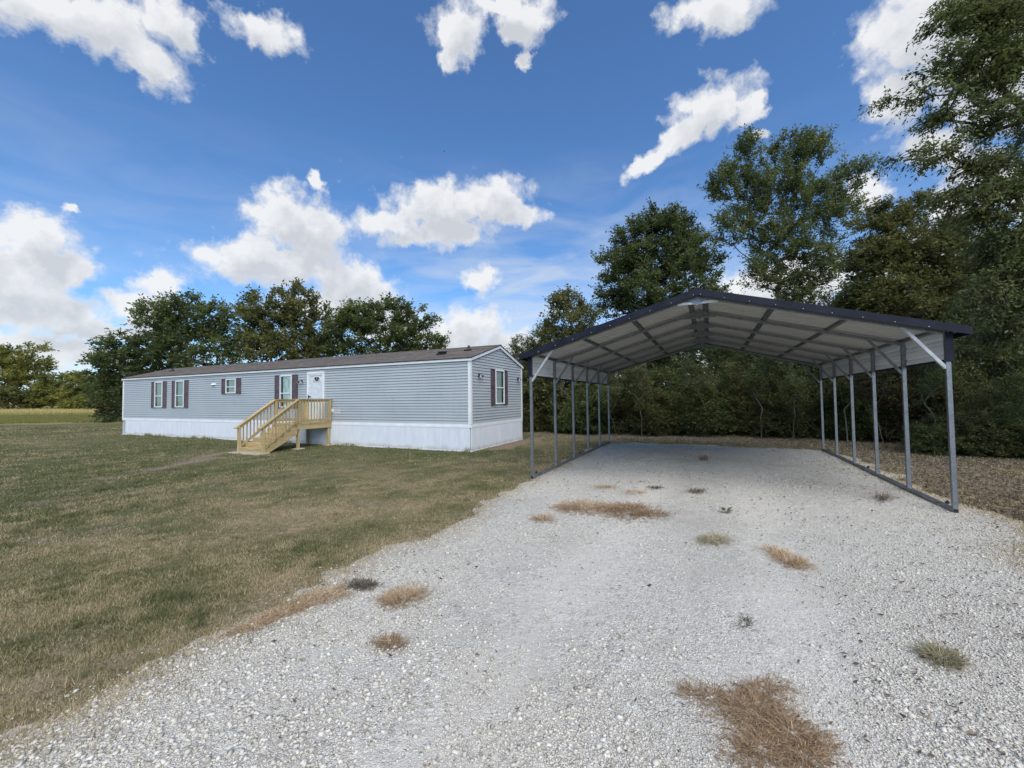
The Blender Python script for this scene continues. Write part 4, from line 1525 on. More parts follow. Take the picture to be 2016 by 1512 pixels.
# stairs run straight out from the landing
NST = 5
RUN, RISE = 0.262, PZ / 6.0
for i in range(NST):
    z = PZ - RISE * (i + 1)
    x = -PD - RUN * (i + 0.5)
    for k in (-1, 1):
        pb('tread_board', (x - 0.01 + k * 0.067, 0.005, z - 0.019), (x - 0.01 + k * 0.067, PWD - 0.005, z - 0.019), 0.128, 0.036)
    pb('riser_board', (-PD - RUN * i - 0.012 - 0.0, 0.045, z + RISE / 2 - 0.02), (-PD - RUN * i - 0.012, PWD - 0.045, z + RISE / 2 - 0.02), 0.019, RISE - 0.042)
pb('riser_board', (-PD - RUN * NST - 0.012, 0.045, RISE / 2 - 0.02), (-PD - RUN * NST - 0.012, PWD - 0.045, RISE / 2 - 0.02), 0.019, RISE - 0.04)
for yy in (0.019, PWD / 2, PWD - 0.019):
    # notched stringer
    prof = []
    for i in range(NST + 1):
        zt = PZ - RISE * i - 0.038
        xx = -PD - RUN * i
        if i > 0:
            prof.append((xx + RUN - 0.022, yy - 0.019, zt))
            prof.append((xx - 0.022, yy - 0.019, zt))
        else:
            prof.append((-PD - 0.022, yy - 0.019, zt - 0.0))
    prof.append((-PD - RUN * NST - 0.022, yy - 0.019, 0.0))
    prof.append((-PD - RUN * NST + 0.21, yy - 0.019, 0.0))
    prof.append((-PD - 0.022, yy - 0.019, PZ - 0.40))
    me = MB().extrude(prof, (0, 0.038, 0)).build('stringer', WOOD, porch)
xe = -PD - RUN * NST + 0.02
for y in (0.0, PWD):
    pb('newel_post', (xe, y, -0.03), (xe, y, 0.86), PS, PS)
    a = Vector((-PD + 0.02, y, 1.822)); b = Vector((xe - 0.16, y, 0.83))
    dirv = (b - a).normalized()
    pb('stair_handrail', a, b, 0.135, 0.036)
    off = Vector((0, 0, -0.085))
    pb('stair_top_rail', a + off + dirv * 0.08, b + off - dirv * 0.23, 0.038, 0.088)
    lo1 = Vector((-PD - 0.01, y, PZ + 0.15)); lo2 = Vector((xe + 0.05, y, 0.20))
    pb('stair_bottom_rail', lo1, lo2, 0.038, 0.088)
    nb2 = 9
    for i in range(nb2):
        t = (i + 0.6) / (nb2 + 0.2)
        x = (-PD - 0.04) * (1 - t) + (xe + 0.09) * t
        zt = a.z + (x - a.x) / (b.x - a.x) * (b.z - a.z) - 0.02
        zb = lo1.z + (x - lo1.x) / (lo2.x - lo1.x) * (lo2.z - lo1.z) - 0.02
        s = -0.037 if y == 0 else 0.037
        pb('baluster', (x, y + s, zb), (x, y + s, zt), 0.034, 0.034)
ft = MB()
ft.box(xe - 0.32, xe + 0.16, -0.12, PWD + 0.12, -0.03, 0.022)
pad = ft.build('footing_pad', CONC, porch, bevel=0.01)
for (x, y) in ((-PD + 0.065, 0.068), (-0.07, 0.068)):
    MB().box(x - 0.17, x + 0.17, y - 0.17, y + 0.17, -0.03, 0.02).build('footing_block', CONC, porch, bevel=0.01)

# ------------------------------------------------------------------ metal carport
cport = thing('metal_carport', 'open galvanised steel carport with navy gable roof over the gravel', 'carport', (*C_O, 0), C_A)
T = 0.057
EV = 2.66           # top of the posts
RZ = 3.60           # rafter underside level at the ridge (centre line)
SL = (RZ - EV) / (CW / 2)
NB = 6


def cb_(name, a, b, w=T, h=T, m=GALV, up=(0, 0, 1), label=None):
    return beam(name, a, b, w, h, m, cport, 0.003, up, label)


for x in (0.0, CW):
    cb_('base_rail', (x, -0.03, 0.05), (x, CL + 0.03, 0.05))
    for ye in (-0.036, CL + 0.036):
        boxpart('rail_end_cap', (0.05, 0.010, 0.05), (x, ye, 0.05), BLACK, cport)
    for ya in (0.35, CL / 2, CL - 0.45):
        mb = MB()
        mb.tube((x - 0.055 * (1 if x == 0 else -1), ya, -0.05), (x - 0.055 * (1 if x == 0 else -1), ya, 0.12), 0.012, 0.012, 8)
        mb.box(x - 0.075, x + 0.075, ya - 0.016, ya + 0.016, 0.071, 0.077)
        mb.tube((x - 0.055 * (1 if x == 0 else -1), ya, 0.077), (x - 0.055 * (1 if x == 0 else -1), ya, 0.10), 0.026, 0.026, 6)
        mb.build('ground_anchor', BLACK, cport)
for i in range(NB):
    y = CL * i / (NB - 1)
    for x in (0.0, CW):
        s = 1 if x == 0 else -1
        cb_('post', (x, y, 0.07), (x, y, EV - 0.02))
        xm = CW / 2
        cb_('rafter', (x, y, EV), (xm - s * 0.001, y, RZ + (0.0)), up=(0, 0, 1))
        m = BRACE if i == 0 else GALV  # front pair coloured lighter in place of the skylight it catches
        cb_('corner_brace', (x + s * 0.02, y, 2.13), (x + s * 0.50, y, EV + SL * 0.50 - 0.01), 0.030 if i else 0.05, 0.045, m)
    cb_('peak_brace', (xm - 0.34, y, RZ - 0.34 * SL - 0.02), (xm + 0.34, y, RZ - 0.34 * SL - 0.02), 0.05, 0.045, TRIM if i == 0 else GALV)  # front one coloured white to imitate skylight falling on the steel
    mb = MB()
    mb.extrude([(xm - 0.16, y - 0.031, RZ - 0.16 * SL - 0.03), (xm, y - 0.031, RZ - 0.17), (xm + 0.16, y - 0.031, RZ - 0.16 * SL - 0.03), (xm, y - 0.031, RZ + 0.02)], (0, 0.003, 0))
    mb.build('peak_plate', GALV, cport)
# hat channels along the length
OH = 0.155
for u in (0.02, 1.10, 2.15, 3.22, CW - 3.22, CW - 2.15, CW - 1.10, CW - 0.02):
    s = 1 if u < CW / 2 else -1
    d = u if s > 0 else CW - u
    z = EV + SL * d + T / 2 + 0.004
    ang = math.atan(SL) * s
    mb = MB()
    prof2 = [(-0.055, 0.026), (-0.055, 0.024), (-0.026, 0.024), (-0.020, 0.0), (0.020, 0.0), (0.026, 0.024), (0.055, 0.024), (0.055, 0.026), (0.024, 0.026), (0.018, 0.002), (-0.018, 0.002), (-0.024, 0.026)]
    prof = []
    for (px_, pz_) in prof2:
        prof.append((px_ * math.cos(ang) - pz_ * math.sin(ang), -OH, px_ * math.sin(ang) + pz_ * math.cos(ang)))
    mb.extrude(prof, (0, CL + 2 * OH, 0))
    o = mb.build('hat_channel', HAT, cport)
    o.location = (u, 0, z)


# roof panels, ribs running from ridge to eave
def roof_panel_mesh(s):
    """one 0.8 m wide sheet of the slope; ribs every 0.2 m"""
    xo = -0.185
    pw = 0.80
    prof = []
    for k in range(4):
        y0 = k * 0.2
        prof += [(y0 + 0.001, 0.0), (y0 + 0.085, 0.0), (y0 + 0.098, 0.020), (y0 + 0.122, 0.020), (y0 + 0.135, 0.0)]
    prof += [(pw, 0.0)]
    th = 0.004
    zl = EV + SL * xo + T / 2 + 0.034
    zr = EV + SL * (CW / 2) + T / 2 + 0.034
    ring = [(y, z) for y, z in prof] + [(y, z + th) for y, z in reversed(prof)]
    xa = xo if s > 0 else CW - xo
    xb = CW / 2 - s * 0.002
    mb = MB()
    n = len(ring)
    for y, z in ring:
        mb.v.append((xa, y, zl + z))
    for y, z in ring:
        mb.v.append((xb, y, zr + z))
    for a in range(n):
        b = (a + 1) % n
        mb.f.append((a, b, n + b, n + a))
    h = len(prof)
    for a in range(h - 1):
        mb.f.append((a, a + 1, 2 * h - 2 - a, 2 * h - 1 - a))
        mb.f.append((n + a, n + a + 1, n + 2 * h - 2 - a, n + 2 * h - 1 - a))
    me = mb.mesh('roof_panel')
    me.materials.append(PANELW)
    me.materials.append(NAVY)
    # the weather side is navy, the underside pale
    me.update()
    for p in me.polygons:
        vs = [mb.v[i] for i in p.vertices]
        idx = [i % n for i in p.vertices]
        if all(i >= h for i in idx):
            p.material_index = 1
    return me


for s in (1, -1):
    me = roof_panel_mesh(s)
    npn = 10
    for k in range(npn):
        o = link_mesh('roof_panel', me, None, cport)
        o.location = (0, -OH + 0.01 + k * 0.80, 0)
        if k == npn - 1:
            o.scale = (1, (CL + 2 * OH - 0.02 - 0.8 * (npn - 1)) / 0.8, 1)
# navy trims: gable edges, eaves, ridge cap, corner trims
for yy, sg in ((-OH, -1), (CL + OH, 1)):
    for s in (1, -1):
        xa = -0.215 if s > 0 else CW + 0.215
        za = EV + SL * (-0.215) + T / 2
        zr = EV + SL * (CW / 2) + T / 2
        xm = CW / 2
        y0 = yy + sg * 0.001
        prof = [(xa, y0, za - 0.036), (xm, y0, zr - 0.036), (xm, y0, zr + 0.075), (xa, y0, za + 0.075)]
        MB().extrude(prof, (0, sg * 0.012, 0)).build('gable_trim', NAVY, cport)
        prof = [(xa, y0 + sg * 0.012, za + 0.0755), (xm, y0 + sg * 0.012, zr + 0.0755), (xm, y0 + sg * 0.012, zr + 0.083), (xa, y0 + sg * 0.012, za + 0.083)]
        MB().extrude(prof, (0, -sg * 0.12, 0)).build('gable_trim_cap', NAVY, cport)
for s in (1, -1):
    xa = -0.212 if s > 0 else CW + 0.212
    za = EV + SL * (-0.215) + T / 2
    MB().box(*sorted((xa, xa + s * 0.012)), -OH, CL + OH, za - 0.03, za + 0.070).build('eave_trim', NAVY, cport)
    zr = EV + SL * (CW / 2) + T / 2
    MB().extrude([(CW / 2, -OH - 0.01, zr + 0.086), (CW / 2 - s * 0.16, -OH - 0.01, zr + 0.086 - 0.16 * SL), (CW / 2 - s * 0.16, -OH - 0.01, zr + 0.094 - 0.16 * SL), (CW / 2, -OH - 0.01, zr + 0.100)],
                 (0, CL + 2 * OH + 0.02, 0)).build('ridge_cap', NAVY, cport)
    # side sheet below the eave: white inside, navy outside
    x0 = 0.0 if s > 0 else CW
    xin = x0 - s * (T / 2 + 0.003)
    for k in range(2):
        za_, zb_ = 2.27 + k * 0.215, 2.27 + (k + 1) * 0.215 - 0.004
        mb = MB()
        prof = [(xin, 0, za_), (xin, 0, za_ + 0.06), (xin - s * 0.012, 0, za_ + 0.075), (xin - s * 0.012, 0, za_ + 0.10), (xin, 0, za_ + 0.115), (xin, 0, zb_),
                (xin - s * 0.003, 0, zb_), (xin - s * 0.003, 0, za_ + 0.117), (xin - s * 0.015, 0, za_ + 0.102), (xin - s * 0.015, 0, za_ + 0.073), (xin - s * 0.003, 0, za_ + 0.058), (xin - s * 0.003, 0, za_)]
        mb.extrude([(a, -0.01, c) for a, b, c in prof], (0, CL + 0.02, 0))
        mb.build('side_panel', PANELS, cport)
    MB().box(*sorted((xin - s * 0.016, xin - s * 0.019)), -0.012, CL + 0.012, 2.262, EV + 0.02).build('outer_side_sheet', NAVY, cport)
    MB().box(*sorted((xin + s * 0.004, xin - s * 0.022)), -0.014, CL + 0.014, 2.235, 2.2655).build('bottom_trim', NAVY, cport)
    for ye, sg in ((0, -1), (CL, 1)):
        mb = MB()
        mb.box(*sorted((xin - s * 0.024, xin - s * 0.030)), *sorted((ye + sg * 0.036, ye - sg * 0.10)), 2.225, EV + 0.0)
        mb.box(*sorted((xin - s * 0.024, xin + s * (0.065))), *sorted((ye + sg * 0.0365, ye + sg * 0.041)), 2.225, EV + 0.0)
        mb.build('corner_trim', NAVY, cport)
# screws along the front trim
mb = MB()
for s in (1, -1):
    for k in range(9):
        d = 0.25 + k * 0.38
        x = d if s > 0 else CW - d
        z = EV + SL * d - 0.005
        mb.tube((x, -OH - 0.014, z + 0.02), (x, -OH - 0.022, z + 0.02), 0.006, 0.005, 6)
o = mb.build('trim_screws', TRIM, cport, kind='stuff')


# ------------------------------------------------------------------ trees
def tubes(nodes, parent, rad, name):
    """skeleton edges as tapered tubes"""
    idx = np.where(parent >= 0)[0]
    A = nodes[parent[idx]]; B = nodes[idx]
    ra = np.minimum(rad[parent[idx]], rad[idx] * 1.6); rb = rad[idx]
    D = B - A
    ln = np.linalg.norm(D, axis=1, keepdims=True) + 1e-9
    D = D / ln
    ref = np.where(np.abs(D[:, 2:3]) > 0.9, np.array([[1.0, 0, 0]]), np.array([[0, 0, 1.0]]))
    X = np.cross(ref, D); X /= np.linalg.norm(X, axis=1, keepdims=True)
    Y = np.cross(D, X)
    vs, fs = [], []
    off_ = 0
    for k, sel in ((8, rb > 0.05), (5, (rb <= 0.05) & (rb > 0.015)), (3, rb <= 0.015)):
        n = int(sel.sum())
        if n == 0:
            continue
        t = np.arange(k) * 2 * np.pi / k
        ring = X[sel][:, None] * np.cos(t)[None, :, None] + Y[sel][:, None] * np.sin(t)[None, :, None]
        va = A[sel][:, None] + ring * ra[sel][:, None, None]
        vb_ = B[sel][:, None] + ring * rb[sel][:, None, None]
        V = np.concatenate([va, vb_], 1).reshape(-1, 3)
        b = (np.arange(n) * 2 * k)[:, None]
        q = np.arange(k)
        f = np.stack([q, (q + 1) % k, k + (q + 1) % k, k + q], 1)
        F = (b[:, :, None] + f[None]).reshape(-1, 4) + off_
        off_ += len(V)
        vs.append(V); fs.append(F)
    return np_mesh(name, np.concatenate(vs), np.concatenate(fs), smooth=True)


def tree_meshes(blobs, base, fork, stems=1, ncl=160, twigs=6, lpt=12, twl=0.7, leaf=0.13, up=0.4, droop=0.2, spread=0.9, trunk_r=0.2, gap=0.0, seed=1, lw=0.5, shell=0.35, sink=0.0, drape=0.0):
    """blobs: (x, y, z, rx, ry, rz) ellipsoids, all local to the base; returns trunk mesh, crown mesh"""
    global rng
    R = np.random.default_rng(seed)
    bl = np.array(blobs, float)
    vol = bl[:, 3] * bl[:, 4] * bl[:, 5]
    vol = vol ** 0.75
    pick = R.choice(len(bl), ncl, p=vol / vol.sum())
    d = R.normal(size=(ncl, 3)); d /= np.linalg.norm(d, axis=1, keepdims=True)
    r = R.random(ncl) ** shell
    Tg = bl[pick, :3] + d * r[:, None] * bl[pick, 3:6]
    if gap:
        g = np.sin(Tg[:, 0] * 2.1 / twl * .5 + seed) * np.sin(Tg[:, 2] * 1.9 / twl * .5 + seed * 2) * np.sin(Tg[:, 1] * 1.7 / twl * .5)
        Tg = Tg[g > -1 + gap * R.random(len(g)) * 1.6]
    Tg = Tg[Tg[:, 2] > 0.15]
    n = len(Tg)
    cen = (bl[:, :3] * vol[:, None]).sum(0) / vol.sum()
    # stems
    nodes = []; par = []
    for s in range(stems):
        a = 2 * math.pi * s / stems + R.random()
        sp = 0.0 if stems == 1 else spread
        p = np.array([math.cos(a), math.sin(a), 0]) * (0.12 * trunk_r * 8 if stems > 1 else 0) + np.array([0, 0, -0.1])
        fk = fork * R.uniform(0.75, 1.15)
        k = max(3, int(fk / 0.5))
        lean = np.array([math.cos(a) * sp * fk * 0.35, math.sin(a) * sp * fk * 0.35, fk])
        lean = lean + np.array([cen[0], cen[1], 0]) * 0.25
        prev = -1
        for j in range(k + 1):
            t = j / k
            q = p + lean * t * np.array([t ** 0.5 if t else 0, t ** 0.5 if t else 0, 1]) + R.normal(0, 0.03, 3) * (j > 0)
            nodes.append(q); par.append(prev); prev = len(nodes) - 1
    fz = fork
    start = np.array([0, 0, fz])
    order = np.argsort(np.linalg.norm((Tg - start) * np.array([1, 1, 0.8]), axis=1))
    cl_node = []
    for oi in order:
        t = Tg[oi]
        NN = np.array(nodes)
        dv = t - NN
        dist = np.linalg.norm(dv, axis=1)
        cost = dist + 0.9 * np.maximum(0, NN[:, 2] - t[2] + 0.15 * dist) + 0.25 * np.linalg.norm(NN - start, axis=1) * 0.3
        cost[NN[:, 2] < min(fz * 0.55, t[2] * 0.7)] += 3
        i = int(np.argmin(cost))
        p = NN[i]
        L_ = dist[i]
        k = max(1, int(L_ / 0.55))
        pd = (p - NN[par[i]]) if par[i] >= 0 else np.array([0, 0, 1.0])
        pd = pd / (np.linalg.norm(pd) + 1e-9)
        prev = i
        for j in range(1, k + 1):
            s = j / k
            q = p + (t - p) * s + pd * math.sin(s * math.pi) * L_ * 0.14 + np.array([0, 0, math.sin(s * math.pi) * L_ * 0.07]) + R.normal(0, 0.035 * L_ ** .5, 3) * (j < k)
            nodes.append(q); par.append(prev); prev = len(nodes) - 1
        cl_node.append(prev)
    nodes = np.array(nodes); par = np.array(par)
    cnt = np.zeros(len(nodes))
    cnt[cl_node] += 1
    for i in range(len(nodes) - 1, -1, -1):
        if par[i] >= 0:
            cnt[par[i]] += cnt[i]
    rad = np.maximum(trunk_r * (cnt / cnt.max()) ** 0.52, 0.006)
    # twigs with leaves
    C = nodes[cl_node]
    dirs = C - nodes[par[cl_node]]
    dirs = dirs / (np.linalg.norm(dirs, axis=1, keepdims=True) + 1e-9)
    outw = C - (cen + np.array([0, 0, -0.3 * bl[:, 5].max()]))
    outw = outw / (np.linalg.norm(outw, axis=1, keepdims=True) + 1e-9)
    main = dirs * 0.5 + outw * 0.5 + np.array([0, 0, up])
    m = len(C)
    TW = np.repeat(main, twigs, 0) + R.normal(0, spread * 0.75, (m * twigs, 3)) * np.array([1, 1, 0.7])
    TW = TW / (np.linalg.norm(TW, axis=1, keepdims=True) + 1e-9)
    tl = R.uniform(0.55, 1.25, m * twigs) * twl
    C0 = np.repeat(C, twigs, 0) + R.normal(0, 0.08, (m * twigs, 3)) * twl
    ct = np.repeat(R.normal(0.45, 0.17, m), twigs) + R.normal(0, 0.05, m * twigs)
    # twig skeleton
    P1 = C0 + TW * (tl * 0.5)[:, None] + np.array([0, 0, -1.0]) * (droop * tl * 0.12)[:, None]
    P2 = C0 + TW * tl[:, None] + np.array([0, 0, -1.0]) * (droop * tl * 0.6)[:, None]
    base_i = len(nodes)
    q = m * twigs
    nodes2 = np.concatenate([nodes, P1, P2])
    par2 = np.concatenate([par, np.repeat(cl_node, twigs), base_i + np.arange(q)])
    rad2 = np.concatenate([rad, np.full(q, 0.0055), np.full(q, 0.003)])
    trunk = tubes(nodes2, par2, rad2, 'trunk')
    # leaves
    nl = q * lpt
    s = (np.tile(np.arange(lpt), q) + R.random(nl)) / lpt
    ti = np.repeat(np.arange(q), lpt)
    pos = C0[ti] + TW[ti] * (tl[ti] * s)[:, None] + np.array([0, 0, -1.0]) * (droop * tl[ti] * s ** 2 * 0.6)[:, None]
    pos = pos + R.normal(0, 0.05 * twl + 0.02, (nl, 3))
    side = R.normal(size=(nl, 3)); side[:, 2] *= 0.5
    ld = TW[ti] * 0.45 + side * 0.8 + np.array([0, 0, -drape])
    ld /= np.linalg.norm(ld, axis=1, keepdims=True)
    nrm = R.normal(size=(nl, 3)) * 0.8 + np.array([0, 0, 0.8])
    wv = np.cross(ld, nrm); wv /= (np.linalg.norm(wv, axis=1, keepdims=True) + 1e-9)
    sz = leaf * R.uniform(0.6, 1.25, nl)
    half = ld * sz[:, None]
    ww = wv * (sz * lw * 0.5)[:, None]
    V = np.stack([pos, pos + half * 0.45 - ww, pos + half, pos + half * 0.45 + ww], 1)
    tint = np.clip(ct[ti] + R.normal(0, 0.13, nl), 0, 1)
    crown = np_mesh('crown', V.reshape(-1, 3), np.arange(4 * nl).reshape(nl, 4), np.repeat(tint, 4))
    return trunk, crown


def plant(name, label, cat, base, meshes, leafmat, group=None, rz=0.0, scale=1.0, crown_name='crown'):
    t = thing(name, label, cat, (base[0], base[1], 0), rz, group)
    t.scale = (scale, scale, scale) if isinstance(scale, (int, float)) else scale
    tr, cr = meshes
    if not tr.materials:
        tr.materials.append(BARK)
    link_mesh('trunk' if crown_name == 'crown' else 'stem', tr, None, t)
    o = link_mesh(crown_name, cr, None, t)
    if not cr.materials:
        cr.materials.append(leafmat)
    elif cr.materials[0] != leafmat:
        o.material_slots[0].link = 'OBJECT'
        o.material_slots[0].material = leafmat
    return t


def px_blobs(lst, Y, base, depth=0.75):
    out = []
    for (cx, cy, rx, ry, *dy) in lst:
        yy = Y + (dy[0] if dy else 0)
        c = at(cx, cy, yy)
        k = yy / F_PX
        r = rx * k
        out.append((c[0] - base[0], c[1] - base[1], c[2], r, max(0.6, r * depth), ry * k))
    return out


def tree(name, label, px, Y, basex, leafmat, group, depth=0.75, **kw):
    b = at(basex, 800, Y)
    bl = px_blobs(px, Y, b, depth)
    return plant(name, label, 'tree', b, tree_meshes(bl, None, **kw), leafmat, group)


GH = 'trees behind the mobile home'
tree('broad_tree', 'low dense dark tree behind the far left end of the mobile home', [(258, 690, 62, 40), (215, 705, 30, 38), (310, 672, 50, 42), (290, 720, 90, 34), (245, 760, 60, 50), (225, 800, 40, 40)],
     38, 270, LEAF_DARK, GH, fork=2.6, ncl=230, twigs=7, lpt=14, twl=0.9, leaf=0.28, up=0.3, trunk_r=0.26, seed=3)
tree('ragged_tree', 'taller ragged tree with loose top twigs behind the two left windows', [(330, 612, 52, 20), (375, 600, 36, 16), (350, 650, 70, 36), (420, 640, 46, 38), (450, 640, 24, 34), (400, 690, 76, 40), (462, 690, 24, 40)],
     36, 400, LEAF_MID, GH, fork=3.4, stems=2, ncl=240, twigs=6, lpt=13, twl=1.0, leaf=0.27, up=0.5, trunk_r=0.2, gap=0.5, seed=5)
tree('spiky_tree', 'loose light green tree with spiky shoots behind the middle of the roof', [(505, 612, 36, 30), (580, 600, 46, 34), (540, 650, 70, 40), (610, 640, 46, 44), (570, 690, 90, 30), (500, 680, 30, 30), (640, 690, 30, 26)],
     34, 560, LEAF_OLIVE, GH, fork=3.2, stems=2, ncl=270, twigs=7, lpt=13, twl=0.9, leaf=0.27, up=0.7, trunk_r=0.2, gap=0.5, seed=8)
tree('round_tree', 'rounded feathery tree with several bare stems behind the roof ridge', [(700, 626, 48, 30), (765, 616, 50, 26), (815, 640, 42, 32), (730, 655, 66, 30), (800, 670, 60, 22), (670, 660, 30, 34), (850, 672, 22, 22), (700, 690, 50, 18), (790, 694, 60, 14), (655, 690, 24, 24), (840, 690, 26, 14)],
     33, 740, LEAF_MID, GH, fork=2.2, stems=5, ncl=280, twigs=8, lpt=13, twl=0.75, leaf=0.23, up=0.45, trunk_r=0.13, spread=0.9, seed=11, shell=0.5)
GF = 'trees at the far edge of the field'
tree('field_tree', 'sunlit round olive tree at the far left edge of the field', [(30, 705, 58, 34), (60, 735, 40, 34), (10, 745, 70, 44), (60, 765, 42, 30), (-50, 720, 60, 60), (20, 785, 70, 24), (85, 775, 22, 28)],
     105, 20, LEAF_SUN, GF, fork=2.6, stems=2, ncl=330, twigs=7, lpt=12, twl=2.0, leaf=0.62, up=0.3, trunk_r=0.3, seed=14)
bushdef = [('field_bush', 'wide yellow green bush right of the far left tree', [(130, 764, 38, 28), (105, 782, 30, 20), (140, 788, 40, 18)], 98, LEAF_SUN, 21),
           ('field_bush', 'feathery yellow green bush midway between the field tree and the house', [(172, 762, 32, 30), (165, 785, 40, 20), (195, 770, 26, 30)], 95, LEAF_SUN, 22),
           ('field_bush', 'dark bush in the field nearest the left end of the house', [(215, 762, 36, 28), (225, 790, 36, 24), (200, 780, 24, 26)], 80, LEAF_OLIVE, 23),
           ('field_bush', 'low bright yellow shrub in the gold grass in front of the bushes', [(155, 800, 22, 8), (170, 796, 16, 7)], 88, LEAF_SUN, 24),
           ('field_bush', 'rust brown bush against the left corner of the house', [(238, 785, 14, 26), (232, 800, 16, 16)], 50, LEAF_RUST, 25),
           ('field_bush', 'dull green bush under the far left tree', [(30, 785, 40, 16), (70, 788, 30, 14)], 98, LEAF_OLIVE, 26)]
for nm, lb, px, Y, lm, sd_ in bushdef:
    b = at(px[0][0], 800, Y)
    plant(nm, lb, 'bush', b, tree_meshes(px_blobs(px, Y, b, 0.9), None, fork=0.6, stems=4, ncl=150, twigs=7, lpt=12, twl=1.3, leaf=0.52, up=0.4, trunk_r=0.08, seed=sd_), lm, 'bushes at the edge of the field', crown_name='foliage')

GC = 'trees behind the carport'
tree('small_tree', 'small light green tree between the house and the carport roof', [(1105, 600, 34, 24), (1120, 640, 50, 34), (1078, 650, 22, 22), (1150, 615, 26, 26), (1110, 700, 60, 50), (1080, 760, 50, 50)],
     21.5, 1120, LEAF_OLIVE, GC, fork=1.8, stems=2, ncl=190, twigs=6, lpt=13, twl=0.6, leaf=0.16, up=0.55, trunk_r=0.12, gap=0.3, seed=31)
tree('mid_tree', 'rounded brownish green tree rising left of the carport ridge', [(1300, 440, 48, 24), (1265, 470, 52, 36), (1340, 470, 44, 36), (1225, 520, 48, 40), (1310, 520, 90, 44), (1385, 520, 34, 36), (1215, 580, 40, 46), (1300, 590, 100, 46), (1400, 570, 30, 40)],
     22.5, 1300, LEAF_DARK, GC, fork=3.2, stems=2, ncl=520, twigs=8, lpt=15, twl=0.65, leaf=0.16, up=0.5, trunk_r=0.18, gap=0.35, seed=33)
tree('tall_tree', 'tallest airy tree with upright stems behind the carport ridge', [(1478, 300, 26, 28), (1560, 300, 40, 26), (1600, 300, 34, 30), (1440, 370, 40, 40), (1500, 380, 44, 56), (1575, 385, 50, 62), (1645, 370, 26, 46), (1690, 350, 26, 28),
      (1450, 450, 44, 40), (1540, 470, 56, 50), (1650, 430, 46, 46), (1500, 540, 40, 40), (1600, 520, 50, 46), (1560, 580, 40, 40)],
     23.5, 1550, LEAF_MID, GC, fork=4.2, stems=5, ncl=640, twigs=7, lpt=15, twl=0.8, leaf=0.15, up=0.9, trunk_r=0.14, gap=0.6, spread=0.75, seed=35)
tree('leaning_tree', 'dense olive tree leaning right above the right half of the carport roof', [(1745, 440, 44, 34), (1800, 420, 40, 30), (1730, 520, 56, 50), (1810, 500, 70, 56), (1890, 470, 50, 46), (1760, 590, 100, 50), (1870, 570, 80, 60), (1700, 600, 46, 40), (1950, 560, 60, 70)],
     17.5, 1760, LEAF_OLIVE, GC, fork=3.0, stems=3, ncl=620, twigs=8, lpt=15, twl=0.6, leaf=0.135, up=0.35, trunk_r=0.16, gap=0.3, seed=37)
# the big near tree on the right, its trunk outside the frame
tb = (16.2, 10.4)
nb_px = [(1960, 60, 70, 50), (1880, 40, 50, 34), (1990, 150, 60, 50), (1880, 130, 60, 26), (1815, 190, 34, 14), (1870, 215, 60, 20), (1770, 190, 20, 10, .4), (1960, 240, 60, 30), (1850, 300, 50, 13), (1800, 290, 24, 9), (1930, 320, 60, 26),
         (1990, 340, 50, 40), (1900, 385, 50, 16), (1990, 440, 40, 46), (1950, 420, 40, 24), (2000, 540, 34, 60), (1985, 640, 34, 40),  (1950, 130, 60, 50), (1930, 30, 60, 40), (1960, 380, 60, 30), (1975, 500, 50, 50), (1960, 580, 50, 50),
         (2080, 60, 110, 100), (2120, 260, 120, 110), (2120, 470, 100, 100), (2110, 620, 60, 60), (2200, 350, 120, 200), (2050, -80, 160, 90)]
bl = px_blobs(nb_px, 9.6, tb, 0.8)
plant('near_tree', 'large overhanging dark tree along the right edge of the view', 'tree', tb,
      tree_meshes(bl, None, fork=4.0, ncl=1050, twigs=8, lpt=14, twl=0.5, leaf=0.10, up=-0.02, droop=0.55, trunk_r=0.24, gap=0.35, seed=41, lw=0.42, drape=0.5, spread=0.8, shell=0.5), LEAF_MID, None)

# thicket along the edge: shrubs
shr = []
for k, (rx, rz, ncl, lf) in enumerate(((1.5, 1.6, 210, 0.10), (1.2, 1.9, 200, 0.095), (1.9, 1.3, 230, 0.11), (1.4, 2.3, 240, 0.10))):
    bl = [(0, 0, rz * 0.9, rx * 0.8, rx * 0.7, rz * 0.85), (rx * 0.35, 0.2, rz * 0.55, rx * 0.6, rx * 0.6, rz * 0.5), (-rx * 0.4, -0.1, rz * 0.6, rx * 0.6, rx * 0.6, rz * 0.55), (0, 0, 0.5, rx * 0.9, rx * 0.7, 0.5)]
    shr.append(tree_meshes(bl, None, fork=0.7, stems=5, ncl=ncl, twigs=7, lpt=13, twl=0.5, leaf=lf, up=0.25, droop=0.35, trunk_r=0.035, seed=60 + k, spread=1.1))
